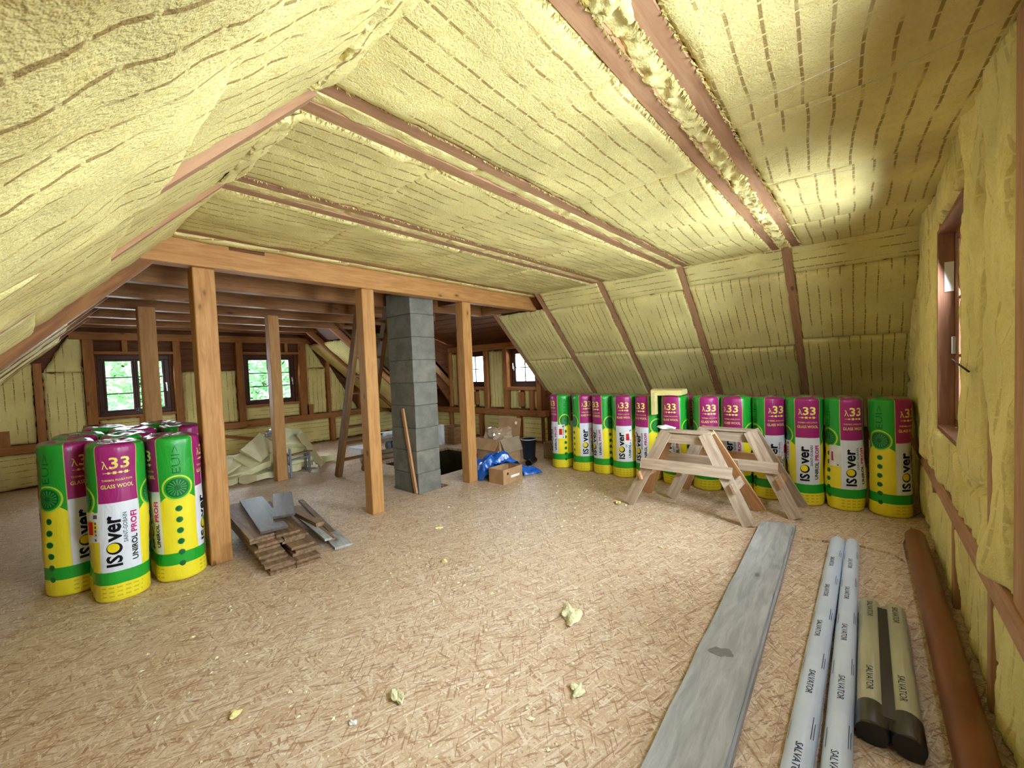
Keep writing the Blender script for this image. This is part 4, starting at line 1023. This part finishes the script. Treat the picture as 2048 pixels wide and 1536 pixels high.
# ------------------------------------------------------------------ pile of old floorboards beside the left post
pb = []
def pile_board(x, y0, L, z, ang, w_, t, mat, label, tilt=0.0, grp='old boards piled beside the left post'):
    d = Vector((math.sin(ang), math.cos(ang), 0)); p0 = Vector((x, y0, z)); p1 = p0+d*L+Vector((0, 0, tilt))
    o = board('floorboard', None, p0, p1, w_, t, mat, side=(math.cos(ang), -math.sin(ang), 0), bevel=0.002); 
    # tongue along one edge
    Lh = (p1-p0).length
    tg = box_mesh('tongue', Lh*0.998, 0.012, t*0.35); link('tongue', tg, mat, o, o.matrix_basis @ Matrix.Translation((0, w_/2+0.004, 0)))
    tag(o, label, 'board', grp); return o
LABP = 'used brown tongue and groove board inside the pile by the left post'
tt = 0.024; rr = random.Random(12)
for lev in range(9):
    z = 0.014+lev*0.0262
    n = 2
    for k in range(n):
        if lev == 8 and k == 1: continue
        x = 1.345+k*0.235+rr.uniform(-0.035, 0.03)+(0.02 if lev < 3 else 0); a = 0.10+rr.uniform(-0.05, 0.06)
        y0 = 3.86+rr.uniform(-0.04, 0.05)+lev*0.045+(0.06 if lev > 4 else 0); L = rr.uniform(1.1, 1.5)
        if k == 0: x = max(x, 1.335)
        pile_board(x, y0, L, z, a, 0.20, tt, M_OLDB, 'used brown board in the pile by the left post, %s layer up, %s stack' % (ORD[lev], ('left', 'right')[k]))
pile_board(1.44, 4.27, 1.35, 0.262, 0.16, 0.225, 0.024, M_VARN, 'dark varnished board reflecting the window on top of the pile')
pile_board(1.62, 4.52, 0.95, 0.288, 0.34, 0.19, 0.022, M_VARN, 'short dark varnished board lying skewed across the pile top')
pile_board(1.80, 4.12, 1.0, 0.235, 0.02, 0.07, 0.04, M_OLDB, 'square-edged lath with pale sawn end on the pile')
for k, (x, y0, L, z, a, w_, mt, lab) in enumerate(((1.93, 3.92, 1.7, 0.016, 0.17, 0.16, M_GREYB, 'grey plank lying flat at the right foot of the board pile'), (1.985, 4.25, 1.5, 0.060, 0.19, 0.05, M_OLDB, 'narrow dark lath on the grey plank right of the pile'),
        (1.88, 4.05, 1.45, 0.07, 0.16, 0.06, M_OLDB, 'brown lath along the right edge of the board pile'), (1.82, 4.0, 1.3, 0.105, 0.12, 0.06, M_GREYB, 'pale lath leaning against the right side of the pile'))):
    pile_board(x, y0, L, z, a, w_, 0.022, mt, lab)

# ------------------------------------------------------------------ heap of wool offcuts under the far windows
def soft_slab(loc, dims, rot, seed, label, mat=None, bend=0.0, amp=0.02, group='wool offcuts heaped behind the far post', name='wool_offcut'):
    bm = bmesh.new(); bmesh.ops.create_grid(bm, x_segments=12, y_segments=10, size=0.5)
    g = bmesh.ops.extrude_face_region(bm, geom=bm.faces[:]); 
    ev = [e for e in g['geom'] if isinstance(e, bmesh.types.BMVert)]
    for v in ev: v.co.z += 1.0
    bmesh.ops.recalc_face_normals(bm, faces=bm.faces[:])
    for v in bm.verts:
        x, y, z_ = v.co.x*dims[0], v.co.y*dims[1], v.co.z*dims[2]
        n = float(fbm(x*5+seed, y*5, seed, 3)); n2 = float(vnoise(x*11, y*11+z_*9, seed+4))
        z2 = z_+n*amp*2.2+bend*(x/dims[0])**2*dims[0]+n2*amp*0.4
        v.co = Vector((x+n2*amp*0.7, y+n*amp*0.7, z2))
    bm.normal_update(); bmesh.ops.split_edges(bm, edges=[e for e in bm.edges if e.calc_face_angle(0) > 0.75])
    M = Matrix.Translation(loc) @ Euler(rot).to_matrix().to_4x4()
    mn = min((M @ v.co).z for v in bm.verts)
    if mn < 0.004: M = Matrix.Translation((0, 0, 0.004-mn)) @ M
    o = link(name, bm_mesh(name, bm, True), mat or M_WOOLOFF, None, M); tag(o, label, 'wool piece', group); return o
HL = 'rumpled yellow wool offcut in the middle of the heap behind the far post'
heap = [((2.15, 8.05, 0.0), (0.75, 0.5, 0.10), (0.04, -0.05, 0.4), 'lowest left wool offcut of the heap behind the far post', 0.0), ((2.42, 7.72, 0.0), (0.5, 0.32, 0.10), (0.0, 0.0, 0.6), 'flat wool offcut at the front foot of the heap', 0),
        ((2.75, 8.15, 0.0), (0.9, 0.6, 0.12), (0.05, 0.03, -0.2), 'broad wool offcut at the bottom middle of the heap', 0.05), ((2.05, 8.2, 0.16), (0.65, 0.45, 0.10), (0.15, -0.30, 0.5), 'thick wool block at the left end of the heap', 0.05),
        ((2.35, 8.0, 0.14), (0.75, 0.42, 0.10), (0.25, -0.30, -0.35), 'wool sheet curling over the left of the heap', 0.2), ((2.95, 8.1, 0.14), (0.85, 0.5, 0.10), (0.3, 0.12, 0.2), "wide rumpled wool sheet across the heap's middle", 0.1),
        ((2.62, 8.12, 0.28), (0.7, 0.5, 0.10), (0.45, -0.35, 0.2), "steep wool sheet behind the far post, heap's middle left", 0.25), ((2.98, 8.1, 0.34), (0.7, 0.5, 0.09), (0.65, 0.10, -0.15), 'wool sheet sagging below the frayed top sheet', 0.2),
        ((3.05, 8.05, 0.58), (0.55, 0.42, 0.07), (0.75, 0.18, 0.15), 'wool sheet with frayed upper edge on top of the heap', -0.25), ((2.52, 8.0, 0.46), (0.42, 0.38, 0.07), (0.95, -0.55, 0.35), 'torn wool sheet standing up at the upper left of the heap', 0.5),
        ((3.32, 7.92, 0.26), (0.72, 0.24, 0.11), (0.0, 1.02, -0.3), 'wool batt leaning steeply at the right end of the heap', 0.0), ((3.0, 8.55, 0.1), (0.9, 0.5, 0.12), (0.35, 0.1, 0.1), 'rear right wool sheet of the heap', 0.1),
        ((2.4, 8.55, 0.15), (0.9, 0.5, 0.12), (0.3, -0.15, 0.1), 'rear left wool sheet of the heap', 0.1), ((3.72, 8.15, 0.0), (0.28, 0.22, 0.12), (0, 0, 0.3), 'small wool block on the floor right of the heap', 0)]
for k, (l, d, r, lab, bd) in enumerate(heap): soft_slab(l, d, r, 700+k, lab, None, bd, 0.016)
scrap('film_scrap', (2.75, 7.98, 0.66), (0.16, 0.12, 0.10), plain('grey_film', rgb(176, 184, 190), 0.2, 0.6), 8, 'crumpled grey plastic film on top of the wool heap', 'film', None, 1, 3)
# steel stool frame in front of the heap
sf = empty('steel_frame', (2.95, 7.5, 0), 'grey steel stool frame beside the far post, before the wool heap', 'frame')
for (x, y) in ((2.80, 7.38), (3.16, 7.50), (2.86, 7.68), (3.2, 7.75)): board('leg', sf, (x, y, 0.0), (x, y, 0.50 if x < 2.85 else 0.38), 0.03, 0.03, M_METAL, side=(1, 0, 0))
board('cross_bar', sf, (2.80, 7.38, 0.30), (3.16, 7.50, 0.30), 0.03, 0.025, M_METAL); board('cross_bar', sf, (2.80, 7.38, 0.22), (2.86, 7.68, 0.22), 0.025, 0.025, M_METAL)
board('seat_slat', sf, (2.80, 7.44, 0.375), (3.22, 7.56, 0.375), 0.10, 0.02, M_LADDER); board('cross_bar', sf, (3.16, 7.5, 0.3), (3.2, 7.75, 0.3), 0.025, 0.025, M_METAL)

# ------------------------------------------------------------------ clutter behind ladder and chimney
def carton(name, x0, x1, y0, y1, z0, z1, mat, label, cat='box', flaps=True, t=0.006):
    r = empty(name, ((x0+x1)/2, (y0+y1)/2, z0), label, cat)
    for (a, b, c, d) in ((x0, x1, y0, y0+t), (x0, x1, y1-t, y1), (x0, x0+t, y0+t, y1-t), (x1-t, x1, y0+t, y1-t)): box('side_panel', r, a, b, c, d, z0, z1, mat, 0.001)
    box('bottom', r, x0+t, x1-t, y0+t, y1-t, z0+0.001, z0+t, mat, 0.001)
    return r
r = carton('white_carton', 4.42, 4.80, 8.0, 8.5, 0, 0.14, M_WHITECARD, 'low white carton on the floor behind the ladder'); box('lid', r, 4.41, 4.81, 7.99, 8.51, 0.14, 0.15, M_WHITECARD, 0.002)
bench = empty('low_bench', (4.95, 7.75, 0), 'low pale bench board with clutter between ladder and chimney', 'bench')
board('seat_board', bench, (4.55, 8.0, 0.36), (5.45, 7.55, 0.36), 0.28, 0.10, M_GREYB); 
for (x, y) in ((4.66, 7.95), (5.35, 7.60)): box('leg', bench, x-0.03, x+0.03, y-0.10, y+0.10, 0, 0.31, M_OLDB)
soft_slab((5.1, 7.75, 0.42), (0.55, 0.3, 0.05), (0.0, -0.15, -0.4), 801, 'white sheet of packing foam lying on the low bench', M_PAPER, 0.1, 0.012, None, 'foam_sheet')
board('level_tool', None, (4.72, 7.86, 0.425), (4.98, 7.72, 0.425), 0.06, 0.028, M_BLACK); tag(bpy.data.objects['level_tool'], 'small black tool on the low bench', 'tool')
for k, (y, z) in enumerate(((7.24, 0.05), (7.34, 0.05), (7.29, 0.135))):
    o = lathe('rolled_underlay', [(0.02, 0), (0.048, 0.003), (0.05, 0.02), (0.05, 0.98), (0.048, 0.997), (0.02, 1.0)], 18, M_CARDD, None, axis_matrix((4.05+0.05*k, y+0.10, z), (5.0+0.05*k, y-0.02, z)))
    tag(o, ['brown rolled tube on the floor left of the chimney, front one', 'brown rolled tube on the floor left of the chimney, rear one', 'brown rolled tube lying on two others left of the chimney'][k], 'roll', 'brown tubes beside the chimney')
scrap('dark_bag', (4.85, 7.42, 0.0), (0.12, 0.10, 0.30), plain('grey_bag', rgb(96, 98, 116), 0.4), 18, 'grey lumpy bag under the low bench', 'bag', None, 1, 3)
r = carton('brown_crate', 6.30, 6.75, 7.2, 7.7, 0, 0.40, M_LADDER, 'dark brown crate beyond the stair opening', 'crate', True, 0.015)
box('paper_box', None, 6.12, 6.22, 7.45, 7.55, 0.0, 0.46, M_WHITECARD); tag(bpy.data.objects['paper_box'], 'narrow pale box standing beyond the stair opening, by the chimney', 'box')
# large open cardboard box with crumpled film
bxr = carton('cardboard_box', 5.12, 5.66, 4.72, 5.26, 0, 0.50, M_CARD, 'large open cardboard box behind the blue foil bag', 'box')
def flap(nm, pts, mat, parent, t=0.005):
    p = [Vector(q) for q in pts]; n = (p[1]-p[0]).cross(p[3]-p[0]).normalized()*t
    vs_ = p+[q+n for q in p]; return link(nm, mesh(nm, vs_, [(3,2,1,0),(4,5,6,7),(0,1,5,4),(1,2,6,5),(2,3,7,6),(3,0,4,7)]), mat, parent)
flap('flap', [(5.66, 4.72, 0.50), (5.66, 5.24, 0.50), (5.72, 5.24, 0.80), (5.72, 4.72, 0.80)], M_CARD, bxr)
flap('flap', [(5.12, 4.72, 0.50), (5.12, 5.26, 0.50), (5.00, 5.26, 0.33), (5.00, 4.72, 0.33)], M_CARD, bxr)
flap('flap', [(5.14, 4.72, 0.50), (5.64, 4.72, 0.50), (5.62, 4.62, 0.27), (5.16, 4.62, 0.27)], M_CARDD, bxr)
lathe('print_mark', [(0.03, 0), (0.03, 0.001)], 16, M_PAPER, bxr, axis_matrix((5.672, 4.80, 0.72), (5.663, 4.80, 0.722)))
scrap('packing_film', (5.38, 4.98, 0.34), (0.20, 0.20, 0.28), plain('brownish_film', rgb(170, 146, 122), 0.15, 0.7), 31, 'crumpled clear packing film bulging out of the large cardboard box', 'film', None, 1, 3)
# bucket, elbow and box right of it
bk = empty('bucket', (6.02, 4.80, 0), 'dark bucket standing right of the large cardboard box', 'bucket')
lathe('body', [(0.11, 0.0), (0.14, 0.36), (0.15, 0.36), (0.15, 0.38), (0.135, 0.38), (0.11, 0.1)], 28, M_DARKBLUE, bk, Matrix.Translation((6.02, 4.80, 0)), cap=False)
lathe('bottom', [(0.10, 0.004), (0.108, 0.012)], 28, M_DARKBLUE, bk, Matrix.Translation((6.02, 4.80, 0)))
lathe('rim_lining', [(0.136, 0.375), (0.150, 0.383), (0.152, 0.372)], 28, M_WHITECARD, bk, Matrix.Translation((6.02, 4.80, 0)), cap=False)
el = empty('pipe_elbow', (5.62, 4.42, 0), 'short black pipe piece with open mouth by the blue foil', 'pipe')
lathe('pipe_wall', [(0.050, 0.0), (0.060, 0.0), (0.062, 0.005), (0.062, 0.05), (0.056, 0.06), (0.056, 0.28), (0.05, 0.28)], 24, M_BLACK, el, axis_matrix((5.52, 4.42, 0.065), (5.78, 4.50, 0.065)), cap=False)
lathe('pipe_bore', [(0.050, 0.0), (0.050, 0.28)], 24, M_BLACK, el, axis_matrix((5.52, 4.42, 0.065), (5.78, 4.50, 0.065)), cap=False)
o = box('grey_box', None, 6.2, 6.42, 4.35, 4.6, 0.0, 0.30, M_CARDD); tag(o, 'small grey-brown box between the bucket and the row of rolls', 'box')
# small box with holes and blue foil bag
sb = carton('small_box', 4.43, 4.87, 4.03, 4.32, 0, 0.22, M_CARD, 'small open cardboard box under the blue foil')
for (x, z) in ((4.53, 0.15), (4.70, 0.09)): lathe('hand_hole', [(0.02, 0), (0.02, 0.001)], 14, M_BLACK, sb, axis_matrix((x, 4.0297, z), (x, 4.028, z)))
box('tape_strip', sb, 4.60, 4.80, 4.0285, 4.0298, 0.075, 0.11, M_PAPER, 0)
def foil():
    nx, ny = 56, 40; vs_, fs = [], []
    for j in range(ny+1):
        for i in range(nx+1):
            s = i/nx; t = j/ny
            x = 4.405+0.90*s; y0 = 4.60-0.52*max(0, s-0.12)**0.9; y = y0+ (t-0.5)*(0.50-0.22*abs(s-0.35))
            edge = min(s*1.05, (1-s)*1.05, t*0.4, (1-t)*0.4)
            e = max(0, min(1, edge/0.10))
            ridge = math.exp(-((s-0.42)/0.22)**2)*0.26+math.exp(-((s-0.12)/0.15)**2)*0.14
            cr = float(abs(vnoise(x*9, y*9, 5)))*0.075+float(abs(vnoise(x*19, y*19, 8)))*0.03
            inbox = 4.41 < x < 4.89 and 4.01 < y < 4.34
            h = 0.012+e**0.7*(ridge+0.05+cr)
            near = max(0, 1-max(0, max(4.41-x, x-4.89, 4.01-y, y-4.34))/0.10)
            if near > 0: h = max(h, (0.235+cr*0.6)*near)
            if s > 0.85: h = max(0.02, h*0.9)
            vs_.append((x+float(vnoise(x*12, y*12, 3))*0.02, y+float(vnoise(x*12, y*12, 6))*0.02, h))
    for j in range(ny):
        for i in range(nx): a = j*(nx+1)+i; fs.append((a, a+1, a+nx+2, a+nx+1))
    me = mesh('foil_bag', vs_, fs, False); o = link('foil_bag', me, M_BLUE)
    md = o.modifiers.new('thickness', 'SOLIDIFY'); md.thickness = 0.004; md.offset = 1
    tag(o, 'crumpled bright blue foil bag draped over the small box', 'bag')
foil()

# ------------------------------------------------------------------ wool pieces on the row of rolls and on the floor
soft_slab((5.92, 2.13, ROLL_H+0.012), (0.34, 0.42, 0.07), (0, 0.02, 0.1), 901, 'flat yellow wool slab lying on top of the row of rolls', M_WOOLP, 0, 0.01, None)
soft_slab((5.70, 2.262, 0.98), (0.10, 0.055, 0.30), (0.0, 0.0, 0.0), 902, 'narrow wool strip hanging between two rolls of the row', M_WOOLP, 0, 0.006, None)
pcs = [((2.30, 1.53), (0.085, 0.055, 0.04), 'largest yellow wool scrap, alone in the middle of the floor', M_WOOLOFF), ((1.77, 1.15), (0.045, 0.03, 0.03), 'pale wool flake left of the long plank near the bottom edge', M_WOOLOFF),
       ((1.16, 1.86), (0.05, 0.025, 0.04), 'pale upright wool flake at the bottom centre of the floor', M_WOOLOFF), ((0.94, 1.91), (0.02, 0.015, 0.012), 'small white crumb beside the upright flake', M_PAPER), ((2.32, 2.86), (0.03, 0.025, 0.03), 'small wool tuft in front of the middle post', M_WOOLP),
       ((2.80, 3.51), (0.03, 0.02, 0.02), 'wool tuft on the floor nearest the middle post', M_WOOLP), ((0.59, 2.43), (0.022, 0.018, 0.025), 'small wool tuft at the lower left of the floor', M_WOOLP), ((4.60, 2.31), (0.04, 0.03, 0.03), 'wool flake at the foot of the left trestle leg', M_WOOLP)]
for k, ((x, y), s, lab, mt) in enumerate(pcs): scrap('wool_scrap', (x, y, 0.0), s, mt, 40+k, lab, 'wool scrap', 'wool scraps on the floor', 0.5, 3 if k < 3 else 2)
def crumbs():
    vs_, fs = [], []; rr = random.Random(77)
    for k in range(1500):
        if k < 1100: x = rr.uniform(0.3, 5.6); y = rr.uniform(0.9, 4.4)
        else: x = rr.gauss(4.3, 0.8); y = rr.gauss(2.6, 0.7)
        if 4.5 < x or x < 0.2: 
            if y > 4.3 or y < 0.9: continue
        if y < 0.9: continue
        if 1.15 < x < 2.3 and y > 3.75: continue
        s = abs(rr.gauss(0.0, 0.0052))+0.0012; i = len(vs_); a = rr.uniform(0, 6); ex = rr.uniform(0.6, 2.0)
        for (u, v, w_) in ((1, 0, 0.3), (-1, 0.2, 0.3), (0.1, 1, 0.3), (0, -1, 0.3), (0.2, 0.1, 1.1), (0, 0, 0)):
            u *= ex; vs_.append((x+s*(u*math.cos(a)-v*math.sin(a)), y+s*(u*math.sin(a)+v*math.cos(a)), s*w_*0.9))
        fs += [(i, i+2, i+4), (i+2, i+1, i+4), (i+1, i+3, i+4), (i+3, i, i+4), (i+2, i, i+5), (i+1, i+2, i+5), (i+3, i+1, i+5), (i, i+3, i+5)]
    o = link('wool_crumbs', mesh('wool_crumbs', vs_, fs), M_WOOLOFF); tag(o, 'tiny pale wool crumbs scattered over the strand board floor', 'crumbs', None, 'stuff')
crumbs()

# ------------------------------------------------------------------ trees outside the far gable
def make_leaf():
    m = Mat('leaves', 0.6, 0.3); v = m.coord('Object'); n = m.noise(v, 1.6, 3)
    m.base(m.mix(n.step(0.3, 0.7), rgb(120, 172, 140), rgb(178, 208, 160)))
    tr = m.node('ShaderNodeBsdfTranslucent'); tr.inputs[0].default_value = rgb(180, 218, 172)+(1,); mx = m.node('ShaderNodeMixShader'); mx.inputs[0].default_value = 0.45
    m.nt.links.new(m.b.outputs[0], mx.inputs[1]); m.nt.links.new(tr.outputs[0], mx.inputs[2]); m.nt.links.new(mx.outputs[0], m.nt.nodes['Material Output'].inputs[0])
    return m.mat
M_LEAF = make_leaf(); M_BARK = plain('bark', rgb(84, 70, 56), 0.9)
def tree(x, y, r, zc, n, seed, label):
    t = empty('tree', (x, y, -3.2), label, 'tree', 'trees outside the far gable')
    lathe('trunk', [(0.16, -3.2), (0.12, zc-r*0.3), (0.05, zc+r*0.5)], 10, M_BARK, t, Matrix.Translation((x, y, 0)))
    rr = random.Random(seed); vs_, fs = [], []
    for b in range(9):
        a = rr.uniform(0, 6.28); zz = zc+rr.uniform(-0.6, 0.5)*r; q = (x+math.cos(a)*r*0.8, y+math.sin(a)*r*0.8, zz+0.3*r)
        tube_path('branch', [(x, y, zz-0.2*r), ((x+q[0])/2, (y+q[1])/2, zz+0.12*r), q], 0.025, M_BARK, t, 5)
    for k in range(n):
        while True:
            p = Vector((rr.uniform(-1, 1), rr.uniform(-1, 1), rr.uniform(-1, 1)))
            if 0.25 < p.length < 1: break
        p = p*r; c = Vector((x, y, zc))+p; s = rr.uniform(0.05, 0.12)
        e = Euler((rr.uniform(-1, 1), rr.uniform(-1, 1), rr.uniform(0, 6))).to_matrix(); i = len(vs_)
        for q in ((-s*1.4, 0, 0), (0, -s*0.6, 0.01), (s*1.4, 0, 0), (0, s*0.6, 0.01)): vs_.append(c+e @ Vector(q))
        fs.append((i, i+1, i+2, i+3))
    tag(link('foliage', mesh('foliage', vs_, fs), M_LEAF, t), kind='stuff')
tree(2.0, 15.0, 1.62, 1.5, 5200, 1, 'leafy green tree seen through the left far window')
tree(5.3, 15.2, 1.62, 1.5, 5200, 2, 'leafy green tree seen through the second far window')
tree(4.3, 19.5, 2.2, 2.2, 6000, 3, 'more distant green tree behind the two nearer trees')
